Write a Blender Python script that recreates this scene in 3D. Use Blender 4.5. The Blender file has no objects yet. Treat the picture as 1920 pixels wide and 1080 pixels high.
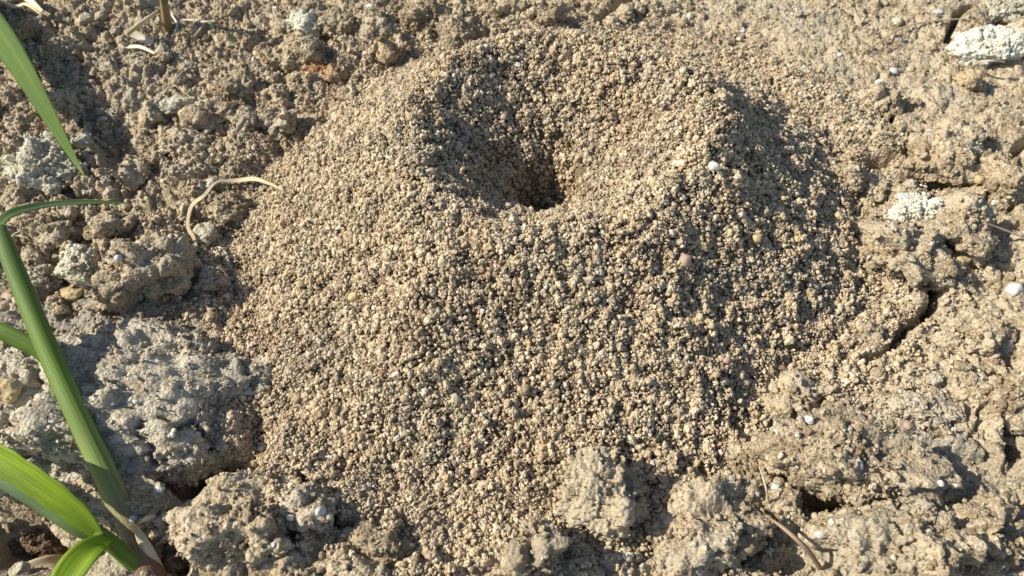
import bpy, math, random
import numpy as np
from mathutils import Vector, Matrix

# ------------------------------------------------------------------ camera, sky, sun, exposure
SC = bpy.context.scene
COL = SC.collection
CM = 0.01                                     # all layout numbers below are centimetres
PITCH = math.radians(50.0)
DIST = 18.0                                   # camera to the ground point in the frame's centre
FPX = 960.0 / math.tan(math.radians(33.0))    # focal length in photo pixels
FWD = np.array([0.0, math.cos(PITCH), -math.sin(PITCH)])
UPV = np.array([0.0, math.sin(PITCH), math.cos(PITCH)])
RGT = np.array([1.0, 0.0, 0.0])
CAMP = -DIST * FWD
cam_d = bpy.data.cameras.new('camera')
cam_d.sensor_width = 36.0
cam_d.lens = 18.0 / math.tan(math.radians(33.0))
cam_d.clip_start = 0.002
cam_d.clip_end = 200.0
cam_d.dof.use_dof = True
cam_d.dof.focus_distance = 0.158
cam_d.dof.aperture_fstop = 44.0
cam = bpy.data.objects.new('camera', cam_d)
cam.location = Vector(CAMP * CM)
cam.rotation_euler = (math.radians(90) - PITCH, 0, 0)
COL.objects.link(cam)
SC.camera = cam

SUN_EL = math.radians(38.5)
SUN_AZ = math.radians(182.5)                  # direction towards the sun, from +X counter-clockwise
sun_dir = Vector((math.cos(SUN_EL) * math.cos(SUN_AZ), math.cos(SUN_EL) * math.sin(SUN_AZ), math.sin(SUN_EL)))
world = bpy.data.worlds.new('World')
SC.world = world
world.use_nodes = True
wn = world.node_tree.nodes
sky = wn.new('ShaderNodeTexSky')
sky.sky_type = 'NISHITA'
sky.sun_disc = False
sky.sun_elevation = SUN_EL
sky.sun_rotation = math.atan2(sun_dir.x, sun_dir.y)
wn['Background'].inputs['Strength'].default_value = 0.092
world.node_tree.links.new(sky.outputs[0], wn['Background'].inputs['Color'])
sun_l = bpy.data.lights.new('sun', 'SUN')
sun_l.energy = 4.6
sun_l.angle = math.radians(0.53)
sun_l.color = (1.0, 0.92, 0.79)
sun_o = bpy.data.objects.new('sun', sun_l)
sun_o.rotation_euler = (-sun_dir).to_track_quat('-Z', 'Y').to_euler()
sun_o.location = sun_dir * 3
COL.objects.link(sun_o)
SC.view_settings.view_transform = 'Standard'
SC.view_settings.look = 'None'
SC.view_settings.exposure = 0.66
SC.view_settings.gamma = 1.0
SC.render.engine = 'CYCLES'
SC.cycles.max_bounces = 6
SC.cycles.diffuse_bounces = 3

random.seed(7)
RNG = np.random.default_rng(11)

# ------------------------------------------------------------------ numeric noise
def _h(ix, iy, iz, seed):
    n = (ix.astype(np.int64) * 374761393 + iy.astype(np.int64) * 668265263 + iz.astype(np.int64) * 2147483647 + seed * 974711) & 0xffffffff
    n = ((n ^ (n >> 13)) * 1274126177) & 0xffffffff
    n = ((n ^ (n >> 16)) * 2246822519) & 0xffffffff
    return (n ^ (n >> 15)) & 0xffffffff
def h01(ix, iy, iz, seed):
    return _h(ix, iy, iz, seed) / 4294967295.0
def vnoise(x, y, z=None, seed=0):
    """smooth value noise in -1..1"""
    if z is None: z = np.zeros_like(x)
    fx, fy, fz = np.floor(x), np.floor(y), np.floor(z)
    tx, ty, tz = x - fx, y - fy, z - fz
    tx, ty, tz = [t * t * t * (t * (t * 6 - 15) + 10) for t in (tx, ty, tz)]
    ix, iy, iz = fx.astype(np.int64), fy.astype(np.int64), fz.astype(np.int64)
    flat = not np.any(tz)
    def c(a, b, d): return h01(ix + a, iy + b, iz + d, seed)
    def pl(d):
        a = c(0, 0, d) * (1 - tx) + c(1, 0, d) * tx
        b = c(0, 1, d) * (1 - tx) + c(1, 1, d) * tx
        return a * (1 - ty) + b * ty
    v = pl(0) if flat else pl(0) * (1 - tz) + pl(1) * tz
    return v * 2 - 1
def fbm(x, y, z=None, seed=0, octv=3):
    s, a = 0, 1.0
    for o in range(octv):
        k = 2.03 ** o
        s = s + a * vnoise(x * k + 13.7 * o, y * k - 7.1 * o, None if z is None else z * k + 3.3 * o, seed + o)
        a *= 0.5
    return s / 1.75
def worley2(x, y, seed=0):
    fx, fy = np.floor(x).astype(np.int64), np.floor(y).astype(np.int64)
    z0 = np.zeros_like(fx)
    f1 = np.full(x.shape, 9.0); f2 = np.full(x.shape, 9.0); idv = np.zeros(x.shape)
    for a in (-1, 0, 1):
        for b in (-1, 0, 1):
            cx, cy = fx + a, fy + b
            px = cx + h01(cx, cy, z0, seed); py = cy + h01(cx, cy, z0, seed + 51)
            d = np.hypot(x - px, y - py)
            n = d < f1
            f2 = np.where(n, f1, np.minimum(f2, d))
            idv = np.where(n, h01(cx, cy, z0, seed + 97), idv)
            f1 = np.where(n, d, f1)
    return f1, f2, idv
def worley3(p, seed=0):
    f = np.floor(p).astype(np.int64)
    f1 = np.full(len(p), 9.0); f2 = f1.copy(); idv = np.zeros(len(p))
    for a in (-1, 0, 1):
        for b in (-1, 0, 1):
            for c in (-1, 0, 1):
                q = f + np.array([a, b, c])
                o = np.stack([h01(q[:, 0], q[:, 1], q[:, 2], seed + k) for k in (0, 31, 62)], 1)
                d = np.linalg.norm(p - (q + o), axis=1)
                n = d < f1
                f2 = np.where(n, f1, np.minimum(f2, d))
                idv = np.where(n, h01(q[:, 0], q[:, 1], q[:, 2], seed + 97), idv)
                f1 = np.where(n, d, f1)
    return f1, f2, idv
def sstep(a, b, x):
    t = np.clip((x - a) / (b - a), 0, 1)
    return t * t * (3 - 2 * t)
def sig(x): return 1 / (1 + np.exp(-np.clip(x, -40, 40)))

# ------------------------------------------------------------------ pixel <-> place
def ray(px, py):
    d = FWD + RGT * ((px - 960.0) / FPX) + UPV * ((540.0 - py) / FPX)
    return d
def at(px, py, z=0.0):
    d = ray(px, py)
    t = (z - CAMP[2]) / d[2]
    return CAMP + t * d
def to_px(x, y, z=0.0):
    dx, dy, dz = x - CAMP[0], y - CAMP[1], z - CAMP[2]
    dep = np.maximum(dy * FWD[1] + dz * FWD[2], 2.0)
    return 960 + FPX * dx / dep, 540 - FPX * (dy * UPV[1] + dz * UPV[2]) / dep

# ------------------------------------------------------------------ the mound's shape
MC = np.array([1.0, 2.45])                    # crater centre
RC, HM = 3.2, 3.1                             # crest radius, crest height
_out = [(1640, 480), (1640, 560), (1620, 630), (1545, 690), (1460, 742), (1425, 812), (1375, 880), (1235, 938),
        (1080, 985), (930, 985), (790, 955), (690, 905), (610, 850), (540, 775), (478, 690), (435, 590), (420, 500), (425, 430)]
_oa, _or = [], []
for px_, py_ in _out:
    p_ = at(px_, py_, 0.0)
    _oa.append(math.atan2(p_[1] - MC[1], p_[0] - MC[0])); _or.append(math.hypot(p_[1] - MC[1], p_[0] - MC[0]))
for a_, r_ in ((10, 8.1), (25, 8.3), (45, 8.2), (70, 7.8), (90, 7.5), (110, 7.4), (135, 7.4), (160, 7.4)):
    _oa.append(math.radians(a_)); _or.append(r_)
_i = np.argsort(_oa); _oa = np.array(_oa)[_i]; _or = np.array(_or)[_i]
def base_r(th):
    return np.interp(th, np.concatenate([_oa - 2 * np.pi, _oa, _oa + 2 * np.pi]), np.concatenate([_or] * 3))
def mound_h(x, y, rough=True):
    dx, dy = x - MC[0], y - MC[1]
    th = np.arctan2(dy, dx); r = np.hypot(dx, dy)
    rb = base_r(th)
    rc = RC * (1 + 0.05 * np.sin(th * 2 + 0.6) + 0.04 * np.sin(th * 3 + 2.0) + 0.03 * np.sin(th * 5))
    hm = HM * (1 + 0.05 * np.sin(th - 0.3) + 0.04 * np.sin(2 * th + 1.2))
    s = (r - rc) / np.maximum(rb - rc, .5)
    out = hm * (1 - s) - 0.25 * hm * np.clip(s, 0, 1) * (1 - np.clip(s, 0, 1)) * 1.1
    out = np.where(s > 1, -1.2 * (s - 1) * hm * 0.6, out)
    # funnel: eccentric, towards the hole
    hx, hy = MC[0] - 0.16, MC[1] - 0.26
    rh = np.hypot(x - hx, y - hy)
    inn = 0.35 + (hm - 0.35) * np.clip(rh / rc, 0, 3) ** 0.95
    rhj = rh + 0.16 * vnoise(x * 2.2, y * 2.2, None, 15)
    inn = inn - 1.1 * (1 - sstep(0.0, 1.05, rhj))
    ridge = np.exp(-((np.mod(th - math.radians(-121) + np.pi, 2 * np.pi) - np.pi) / 0.17) ** 2)
    sc_ = np.clip(s, 0, 1)
    out = out + 0.34 * ridge * sstep(0, .35, sc_) * (1 - sstep(.7, 1.05, s))
    lee = np.exp(-((np.mod(th - math.radians(-98) + np.pi, 2 * np.pi) - np.pi) / 0.22) ** 2)
    out = out - 0.22 * lee * sstep(0.05, .4, sc_) * (1 - sstep(.7, 1.05, s))
    k = 0.34
    m = -k * np.log(np.exp(-np.clip(out, -6, 9) / k) + np.exp(-np.clip(inn, -6, 9) / k))
    if rough:
        m = m + 0.13 * fbm(x * 0.9, y * 0.9, None, 5, 2) + 0.085 * vnoise(x * 2.7, y * 2.7, None, 8) + 0.10 * vnoise(x * 5.6, y * 5.6, None, 9) * (0.6 + 0.5 * sig((x - 0.5)))
    return m

# ------------------------------------------------------------------ the ground's shape
def axis(c0, c1, step, far):
    core = np.arange(c0, c1 + 1e-6, step)
    o, s = [], step
    p = 0.0
    while p < far:
        s *= 1.16; p += s; o.append(p)
    o = np.array(o)
    return np.concatenate([(c0 - o)[::-1], core, c1 + o])
GX = axis(-17.5, 17.5, 0.042, 6000)
GY = axis(-9.6, 17.0, 0.042, 6000)
X, Y = np.meshgrid(GX, GY)
PXg, PYg = to_px(X, Y)
def gauss(px, py, rx, ry): return np.exp(-((PXg - px) / rx) ** 2 - ((PYg - py) / ry) ** 2)
wx = X + 0.25 * vnoise(X * 1.3, Y * 1.3, None, 21) + 0.08 * vnoise(X * 4.1, Y * 4.1, None, 22)
wy = Y + 0.25 * vnoise(X * 1.3, Y * 1.3, None, 23) + 0.08 * vnoise(X * 4.1, Y * 4.1, None, 24)
crumbly = np.clip(sig((660 - PXg) / 60) * sig((600 - PYg) / 30) + sig((150 - PYg) / 40) * sig((1180 - PXg) / 80), 0, 1)
plate = sig((520 - PXg) / 40) * sig((PYg - 570) / 25)
lower = sig((PYg - 880) / 30) * (1 - plate)
right = sig((PXg - 1500) / 60) * sig((PYg - 230) / 40) * (1 - lower)
def domes(sc, seed, jitter=1.0):
    f1, f2, i = worley2(wx * sc, wy * sc, seed)
    return np.clip(1 - (f1 / 0.85) ** 2, 0, 1) * (0.25 + 0.75 * i * jitter) * sstep(0.0, 0.30, f2 - f1)
def shards(sc, seed):                         # tilted flat fragments with crisp steps between them
    ux, uy = wx * sc, wy * sc
    f1, f2, i = worley2(ux, uy, seed)
    a = i * 40.0
    return (i - .5) + 0.9 * (np.cos(a) * (ux - np.floor(ux) - .5) + np.sin(a) * (uy - np.floor(uy) - .5)) * sstep(0, .25, f2 - f1)
def plates(sc, seed, soft=0.22):
    f1, f2, i = worley2(wx * sc, wy * sc, seed)
    return sstep(0.0, soft, f2 - f1) * (0.45 + 0.55 * i)
H = 0.35 * fbm(X * 0.16, Y * 0.16, None, 2, 2) + 0.12 * vnoise(X * 0.55, Y * 0.55, None, 3)
H += (0.13 + 0.25 * crumbly + 0.15 * lower + 0.06 * right - 0.09 * plate) * domes(0.95, 31)
H += (0.075 + 0.15 * crumbly + 0.07 * lower + 0.06 * right - 0.02 * plate) * domes(1.9, 32)
H += (0.055 + 0.10 * crumbly + 0.05 * lower + 0.03 * right - 0.015 * plate) * domes(4.2, 33)
H += (0.035 + 0.03 * crumbly + 0.01 * lower) * domes(8.5, 34)
H += 0.012 * vnoise(X * 16, Y * 16, None, 35)
H += (0.07 + 0.05 * lower + 0.05 * right) * shards(1.5, 38) + 0.035 * shards(3.4, 39) + 0.016 * shards(7.5, 40)
H += right * 0.32 * plates(0.42, 41, 0.09)
H += 0.05 * fbm(X * 1.6, Y * 1.6, None, 36, 3)
H += plate * (0.18 * fbm(X * 1.0, Y * 1.0, None, 37, 3))
# big swells of the grey slab at the lower left and its neighbours
H += 0.4 * gauss(270, 510, 110, 60)
# pits between the clods
for px_, py_, rx, ry, dp in [(345, 890, 36, 38, 1.8), (425, 866, 56, 22, 1.6), (488, 810, 26, 34, 1.0), (1562, 938, 52, 15, 1.1), (1590, 948, 20, 16, .5), (55, 1000, 110, 50, 1.8), (330, 1045, 30, 45, .9), (1475, 815, 26, 50, .9),
                             (1740, 470, 20, 60, 1.1), (1640, 420, 16, 60, .6), (1850, 430, 14, 50, .6), (1615, 330, 30, 14, 1.0), (1780, 356, 90, 13, 1.2), (215, 290, 30, 26, .8), (120, 470, 40, 16, .6), (115, 515, 16, 20, .8), (375, 265, 22, 14, .7), (545, 145, 26, 12, .8),
                             (560, 240, 20, 10, .5), (800, 66, 30, 9, .8), (600, 85, 40, 10, .6), (1890, 35, 30, 20, .8), (1400, 1000, 20, 60, .5), (1710, 880, 26, 30, .5), (1490, 1050, 40, 26, .5), (1880, 850, 14, 40, .7)]:
    H -= dp * gauss(px_, py_, rx, ry)
# cracks, traced
CR = [([(1748, 520), (1742, 585), (1722, 605), (1700, 625), (1678, 650), (1655, 678), (1620, 692)], .085, .6),
      ([(1585, 340), (1625, 322), (1660, 316), (1705, 335), (1750, 352), (1805, 358), (1862, 330), (1925, 268)], .12, .9),
      ([(1440, 180), (1443, 145)], .05, .5), ([(1120, 48), (1140, 30), (1185, 6)], .10, .8),
      ([(115, 692), (165, 672), (196, 652), (200, 625)], .05, .6), ([(330, 715), (298, 745), (292, 775), (300, 800), (290, 815), (318, 848)], .05, .6),
      ([(160, 765), (175, 795), (205, 845)], .04, .5), ([(1795, 640), (1845, 680), (1900, 722)], .08, .6),
      ([(1840, 740), (1850, 780), (1875, 825), (1905, 868)], .10, .7), ([(1690, 155), (1700, 175), (1668, 240)], .05, .5),
      ([(1610, 345), (1590, 420), (1612, 470)], .07, .5), ([(1830, 10), (1800, 25), (1785, 60), (1770, 80)], .09, .6),
      ([(1880, 30), (1890, 75), (1915, 100)], .09, .6), ([(440, 1055), (520, 1020), (600, 985)], .06, .5), ([(560, 905), (640, 985), (700, 1000)], .04, .4)]
Hs = []
for pts, w, dp in CR:
    g = [at(*p)[:2] for p in pts]
    box = (X > min(q[0] for q in g) - 1) & (X < max(q[0] for q in g) + 1) & (Y > min(q[1] for q in g) - 1) & (Y < max(q[1] for q in g) + 1)
    xs, ys = wx[box] * .5 + X[box] * .5, wy[box] * .5 + Y[box] * .5
    dmin = np.full(xs.shape, 9.0)
    for (ax, ay), (bx_, by_) in zip(g[:-1], g[1:]):
        ex, ey = bx_ - ax, by_ - ay
        t = np.clip(((xs - ax) * ex + (ys - ay) * ey) / (ex * ex + ey * ey), 0, 1)
        dmin = np.minimum(dmin, np.hypot(xs - ax - t * ex, ys - ay - t * ey))
    H[box] -= dp * 1.25 * (1 - sstep(w * 0.45, w * 1.6, dmin))
# the ground calms down with distance and sinks under the heap
dist = np.hypot(X, Y - 3)
H *= 1 - 0.8 * sstep(30, 300, dist)
thg = np.arctan2(Y - MC[1], X - MC[0]); rg = np.hypot(X - MC[0], Y - MC[1]); rbg = base_r(thg)
H *= 1 - 0.75 * (1 - sstep(0.88, 1.12, rg / rbg))
H -= 2.2 * (1 - sstep(0.45, 0.9, rg / rbg))
def bil(x, y, A=H):
    fx = np.clip(np.interp(x, GX, np.arange(len(GX))), 0, len(GX) - 1.001); fy = np.clip(np.interp(y, GY, np.arange(len(GY))), 0, len(GY) - 1.001)
    i, j = fx.astype(int), fy.astype(int); u, v = fx - i, fy - j
    return (A[j, i] * (1 - u) + A[j, i + 1] * u) * (1 - v) + (A[j + 1, i] * (1 - u) + A[j + 1, i + 1] * u) * v
def surf(x, y):
    return np.maximum(bil(x, y), mound_h(x, y))
def hit(px, py):
    d = ray(px, py)
    t = np.linspace(4, 60, 3000) / 1.0
    P = CAMP[None] + t[:, None] * d[None]
    z = surf(P[:, 0], P[:, 1])
    k = np.argmax(P[:, 2] <= z)
    return P[k] if P[k, 2] <= z[k] else at(px, py, 0)
def px_size(p):                               # centimetres covered by one photo pixel at p
    return float(np.dot(p - CAMP, FWD)) / FPX

# ------------------------------------------------------------------ materials
def rgb(c): return (c[0], c[1], c[2], 1.0)
def nmat(name):
    m = bpy.data.materials.new(name); m.use_nodes = True
    nt = m.node_tree; b = nt.nodes['Principled BSDF']
    b.inputs['Roughness'].default_value = 0.95
    b.inputs['Specular IOR Level'].default_value = 0.15
    return m, nt, b
def N(nt, kind, **kw):
    n = nt.nodes.new(kind)
    for k, v in kw.items():
        if hasattr(n, k) and k not in n.inputs: setattr(n, k, v)
        else: n.inputs[k].default_value = v
    return n
def ramp(nt, src, stops):
    r = nt.nodes.new('ShaderNodeValToRGB')
    e = r.color_ramp.elements
    while len(e) < len(stops): e.new(0.5)
    for q, (p, c) in zip(e, stops): q.position = p; q.color = rgb(c)
    nt.links.new(src, r.inputs[0]); return r
def mix(nt, fac, a, b, mode='MIX'):
    m = nt.nodes.new('ShaderNodeMix'); m.data_type = 'RGBA'; m.blend_type = mode
    for s, v in (('Factor', fac), ('A', a), ('B', b)):
        idx = {'Factor': 0, 'A': 6, 'B': 7}[s]
        if hasattr(v, 'links'): nt.links.new(v, m.inputs[idx])
        else: m.inputs[idx].default_value = v if s == 'Factor' else rgb(v)
    return m.outputs[2]
def soil_material(name, c_dark, c_mid, c_light, patch=None, spots=()):
    m, nt, b = nmat(name)
    geo = N(nt, 'ShaderNodeNewGeometry')
    pos = geo.outputs['Position']
    n1 = N(nt, 'ShaderNodeTexNoise', **{'Scale': 160.0, 'Detail': 5.0, 'Roughness': 0.65}); nt.links.new(pos, n1.inputs['Vector'])
    n2 = N(nt, 'ShaderNodeTexNoise', **{'Scale': 1500.0, 'Detail': 3.0, 'Roughness': 0.6}); nt.links.new(pos, n2.inputs['Vector'])
    ad = N(nt, 'ShaderNodeMath', operation='ADD'); nt.links.new(n1.outputs[0], ad.inputs[0])
    mu = N(nt, 'ShaderNodeMath', operation='MULTIPLY'); nt.links.new(n2.outputs[0], mu.inputs[0]); mu.inputs[1].default_value = 0.8
    nt.links.new(mu.outputs[0], ad.inputs[1])
    oi = N(nt, 'ShaderNodeObjectInfo')
    ma = N(nt, 'ShaderNodeMath', operation='MULTIPLY_ADD'); nt.links.new(oi.outputs['Random'], ma.inputs[0]); ma.inputs[1].default_value = 0.16; nt.links.new(ad.outputs[0], ma.inputs[2])
    col = ramp(nt, ma.outputs[0], [(0.62, c_dark), (0.95, c_mid), (1.28, c_light)]).outputs[0]
    if patch:
        n3 = N(nt, 'ShaderNodeTexNoise', **{'Scale': 38.0, 'Detail': 3.0}); nt.links.new(pos, n3.inputs['Vector'])
        f = ramp(nt, n3.outputs[0], [(0.50, (0, 0, 0)), (0.68, (.75, .75, .75))]).outputs[0]
        col = mix(nt, f, col, patch)
    for (cx, cy, cz), r, c, amt in spots:                       # local tints: stained, greyer or darker soil, some shade put into the colour
        vd = N(nt, 'ShaderNodeVectorMath', operation='DISTANCE'); nt.links.new(pos, vd.inputs[0]); vd.inputs[1].default_value = (cx * CM, cy * CM, cz * CM)
        a2 = N(nt, 'ShaderNodeMath', operation='MULTIPLY_ADD'); nt.links.new(n1.outputs[0], a2.inputs[0]); a2.inputs[1].default_value = r * CM * 1.0; nt.links.new(vd.outputs['Value'], a2.inputs[2])
        mr = N(nt, 'ShaderNodeMapRange', clamp=True); nt.links.new(a2.outputs[0], mr.inputs['Value'])
        mr.inputs['From Min'].default_value = r * CM * 0.95; mr.inputs['From Max'].default_value = r * CM * 1.6; mr.inputs['To Min'].default_value = amt; mr.inputs['To Max'].default_value = 0.0
        col = mix(nt, mr.outputs[0], col, c)
    # pale mineral specks
    v = N(nt, 'ShaderNodeTexVoronoi', **{'Scale': 620.0}); nt.links.new(pos, v.inputs['Vector'])
    sp = N(nt, 'ShaderNodeMath', operation='LESS_THAN'); nt.links.new(v.outputs['Distance'], sp.inputs[0]); sp.inputs[1].default_value = 0.20
    sx = N(nt, 'ShaderNodeSeparateColor'); nt.links.new(v.outputs['Color'], sx.inputs[0])
    gt = N(nt, 'ShaderNodeMath', operation='GREATER_THAN'); nt.links.new(sx.outputs[0], gt.inputs[0]); gt.inputs[1].default_value = 0.72
    mm = N(nt, 'ShaderNodeMath', operation='MULTIPLY'); nt.links.new(sp.outputs[0], mm.inputs[0]); nt.links.new(gt.outputs[0], mm.inputs[1])
    m3 = N(nt, 'ShaderNodeMath', operation='MULTIPLY'); nt.links.new(mm.outputs[0], m3.inputs[0]); m3.inputs[1].default_value = 0.7
    col = mix(nt, m3.outputs[0], col, (0.62, 0.58, 0.50))
    nt.links.new(col, b.inputs['Base Color'])
    nb = N(nt, 'ShaderNodeTexNoise', **{'Scale': 1100.0, 'Detail': 5.0, 'Roughness': 0.7}); nt.links.new(pos, nb.inputs['Vector'])
    vb = N(nt, 'ShaderNodeTexVoronoi', **{'Scale': 1300.0}); nt.links.new(pos, vb.inputs['Vector'])
    sb = N(nt, 'ShaderNodeMath', operation='SUBTRACT'); nt.links.new(nb.outputs[0], sb.inputs[0]); nt.links.new(vb.outputs['Distance'], sb.inputs[1])
    nc = N(nt, 'ShaderNodeTexNoise', **{'Scale': 420.0, 'Detail': 6.0, 'Roughness': 0.75}); nt.links.new(pos, nc.inputs['Vector'])
    s2 = N(nt, 'ShaderNodeMath', operation='MULTIPLY_ADD'); nt.links.new(nc.outputs[0], s2.inputs[0]); s2.inputs[1].default_value = 1.6; nt.links.new(sb.outputs[0], s2.inputs[2])
    bp = N(nt, 'ShaderNodeBump', **{'Strength': 0.9, 'Distance': 0.0006}); nt.links.new(s2.outputs[0], bp.inputs['Height'])
    nt.links.new(bp.outputs[0], b.inputs['Normal'])
    return m
TAN = ((0.205, 0.157, 0.096), (0.36, 0.288, 0.182), (0.51, 0.43, 0.295))
GREYS = ((0.20, 0.16, 0.105), (0.345, 0.29, 0.198), (0.50, 0.44, 0.325))
PALE = ((0.34, 0.30, 0.205), (0.50, 0.465, 0.34), (0.66, 0.63, 0.50))
spots = [(at(275, 640), 1.9, (0.35, 0.33, 0.27), .7), (at(80, 660), 1.9, (0.31, 0.295, 0.25), .7), (at(330, 780), 1.3, (0.40, 0.375, 0.31), .6), (at(200, 760), 1.3, (0.34, 0.33, 0.28), .7),  # greyer soil; the tint behind the stem partly carries plant shade
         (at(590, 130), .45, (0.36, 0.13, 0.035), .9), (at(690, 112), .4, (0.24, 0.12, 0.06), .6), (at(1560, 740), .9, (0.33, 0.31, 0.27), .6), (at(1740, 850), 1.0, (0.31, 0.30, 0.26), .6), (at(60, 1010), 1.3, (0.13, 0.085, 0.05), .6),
         (at(660, 920), .5, (0.42, 0.43, 0.36), .6)]
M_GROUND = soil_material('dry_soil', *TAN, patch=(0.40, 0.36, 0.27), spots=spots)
M_CLOD = soil_material('clod_soil', *TAN, patch=(0.42, 0.37, 0.275))
M_GREY = soil_material('grey_clod_soil', *GREYS)
M_PALE = soil_material('pale_clay', *PALE)
SLAB = ((0.25, 0.21, 0.145), (0.42, 0.365, 0.268), (0.56, 0.505, 0.385))
M_SLAB = soil_material('slab_soil', *SLAB, patch=(0.31, 0.29, 0.24))
CHALK = ((0.46, 0.42, 0.31), (0.62, 0.59, 0.47), (0.76, 0.74, 0.63))
M_CHALK = soil_material('chalky_clay', *CHALK)
M_RUST = soil_material('rust_soil', (0.20, 0.09, 0.03), (0.36, 0.19, 0.08), (0.46, 0.33, 0.2))
OCHRE = ((0.21, 0.145, 0.075), (0.38, 0.275, 0.15), (0.49, 0.39, 0.245))
M_OCHRE = soil_material('ochre_soil', *OCHRE)
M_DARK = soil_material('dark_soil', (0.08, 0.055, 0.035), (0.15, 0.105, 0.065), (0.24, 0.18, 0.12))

def grain_material(name, stops, patches=False):
    m, nt, b = nmat(name)
    a = N(nt, 'ShaderNodeAttribute', attribute_type='INSTANCER', attribute_name='tone')
    c = ramp(nt, a.outputs['Fac'], stops); c.color_ramp.interpolation = 'LINEAR'
    geo = N(nt, 'ShaderNodeNewGeometry')
    n = N(nt, 'ShaderNodeTexNoise', **{'Scale': 2600.0, 'Detail': 3.0}); nt.links.new(geo.outputs['Position'], n.inputs['Vector'])
    r = ramp(nt, n.outputs[0], [(0.3, (0.62, 0.60, 0.57)), (0.7, (1.15, 1.15, 1.15))])
    col = mix(nt, 1.0, c.outputs[0], r.outputs[0], 'MULTIPLY')
    if patches:                               # batches of spoil of slightly different soil
        np_ = N(nt, 'ShaderNodeTexNoise', **{'Scale': 75.0, 'Detail': 3.0}); nt.links.new(geo.outputs['Position'], np_.inputs['Vector'])
        rp = ramp(nt, np_.outputs[0], [(0.34, (0.88, 0.88, 0.90)), (0.46, (1.0, 1.0, 0.96)), (0.55, (1.04, 1.01, 0.98)), (0.68, (0.94, 0.91, 0.86))])
        col = mix(nt, 1.0, col, rp.outputs[0], 'MULTIPLY')
    nt.links.new(col, b.inputs['Base Color'])
    bp = N(nt, 'ShaderNodeBump', **{'Strength': 0.6, 'Distance': 0.00012}); nt.links.new(n.outputs[0], bp.inputs['Height']); nt.links.new(bp.outputs[0], b.inputs['Normal'])
    b.inputs['Roughness'].default_value = 0.8
    return m
M_SAND = grain_material('sand_grain', [(0.0, (0.22, 0.17, 0.118)), (0.10, (0.35, 0.278, 0.195)), (0.40, (0.47, 0.39, 0.265)), (0.72, (0.56, 0.475, 0.332)), (0.86, (0.63, 0.55, 0.41)), (0.91, (0.42, 0.365, 0.29)),
                                       (0.95, (0.63, 0.57, 0.46)), (0.972, (0.54, 0.38, 0.19)), (0.988, (0.44, 0.31, 0.235)), (1.0, (0.71, 0.68, 0.61))], patches=True)
M_CRUMB = grain_material('soil_crumb', [(0.0, (0.18, 0.135, 0.085)), (0.4, (0.33, 0.255, 0.16)), (0.75, (0.45, 0.365, 0.245)), (0.9, (0.44, 0.415, 0.33)), (0.965, (0.50, 0.46, 0.36)), (0.985, (0.42, 0.27, 0.12)), (1.0, (0.75, 0.73, 0.68))])

def stone_material(name, c, rough=0.6, var=0.25):
    m, nt, b = nmat(name)
    tc = N(nt, 'ShaderNodeTexCoord')
    n = N(nt, 'ShaderNodeTexNoise', **{'Scale': 2.2, 'Detail': 4.0}); nt.links.new(tc.outputs['Object'], n.inputs['Vector'])
    r = ramp(nt, n.outputs[0], [(0.3, tuple(v * (1 - var) for v in c)), (0.7, tuple(min(v * (1 + var * .5), .9) for v in c))])
    nt.links.new(r.outputs[0], b.inputs['Base Color'])
    b.inputs['Roughness'].default_value = rough
    b.inputs['Specular IOR Level'].default_value = 0.3
    geo = N(nt, 'ShaderNodeNewGeometry'); nb = N(nt, 'ShaderNodeTexNoise', **{'Scale': 1300.0, 'Detail': 5.0, 'Roughness': .7}); nt.links.new(geo.outputs['Position'], nb.inputs['Vector'])
    bp = N(nt, 'ShaderNodeBump', **{'Strength': 0.6, 'Distance': 0.0003}); nt.links.new(nb.outputs[0], bp.inputs['Height']); nt.links.new(bp.outputs[0], b.inputs['Normal'])
    return m
M_WHITE = stone_material('white_quartz', (0.68, 0.65, 0.58), 0.6, 0.2)
M_GREYST = stone_material('grey_quartz', (0.52, 0.51, 0.48), 0.5)
M_YEL = stone_material('yellow_stone', (0.50, 0.385, 0.20), 0.65)
M_PINK = stone_material('pink_stone', (0.38, 0.28, 0.205), 0.8)
M_TANST = stone_material('tan_stone', (0.46, 0.38, 0.27), 0.7)
M_GREEN = stone_material('greenish_stone', (0.46, 0.46, 0.38), 0.7)
M_BLACK = stone_material('dark_husk', (0.035, 0.035, 0.045), 0.45)

# ------------------------------------------------------------------ mesh helpers
def mesh_np(name, V, F, mat=None, smooth=True, uv=None):
    me = bpy.data.meshes.new(name)
    V = np.asarray(V, dtype=np.float32) * CM; F = np.asarray(F, dtype=np.int32)
    nf, k = F.shape
    me.vertices.add(len(V)); me.vertices.foreach_set('co', V.ravel())
    me.loops.add(nf * k); me.loops.foreach_set('vertex_index', F.ravel())
    me.polygons.add(nf)
    me.polygons.foreach_set('loop_start', np.arange(0, nf * k, k, dtype=np.int32))
    me.polygons.foreach_set('loop_total', np.full(nf, k, dtype=np.int32))
    me.polygons.foreach_set('use_smooth', np.full(nf, smooth))
    if uv is not None:
        l = me.uv_layers.new(name='UVMap'); l.data.foreach_set('uv', np.asarray(uv, dtype=np.float32)[F.ravel()].ravel())
    me.update(calc_edges=True)
    if mat: me.materials.append(mat)
    return me
def obj(name, me, parent=None, loc=None, label=None, cat=None, group=None, kind=None):
    o = bpy.data.objects.new(name, me); COL.objects.link(o)
    if loc is not None: o.location = Vector(np.asarray(loc) * CM)
    if parent: o.parent = parent
    for k, v in (('label', label), ('category', cat), ('group', group), ('kind', kind)):
        if v: o[k] = v
    return o
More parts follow.
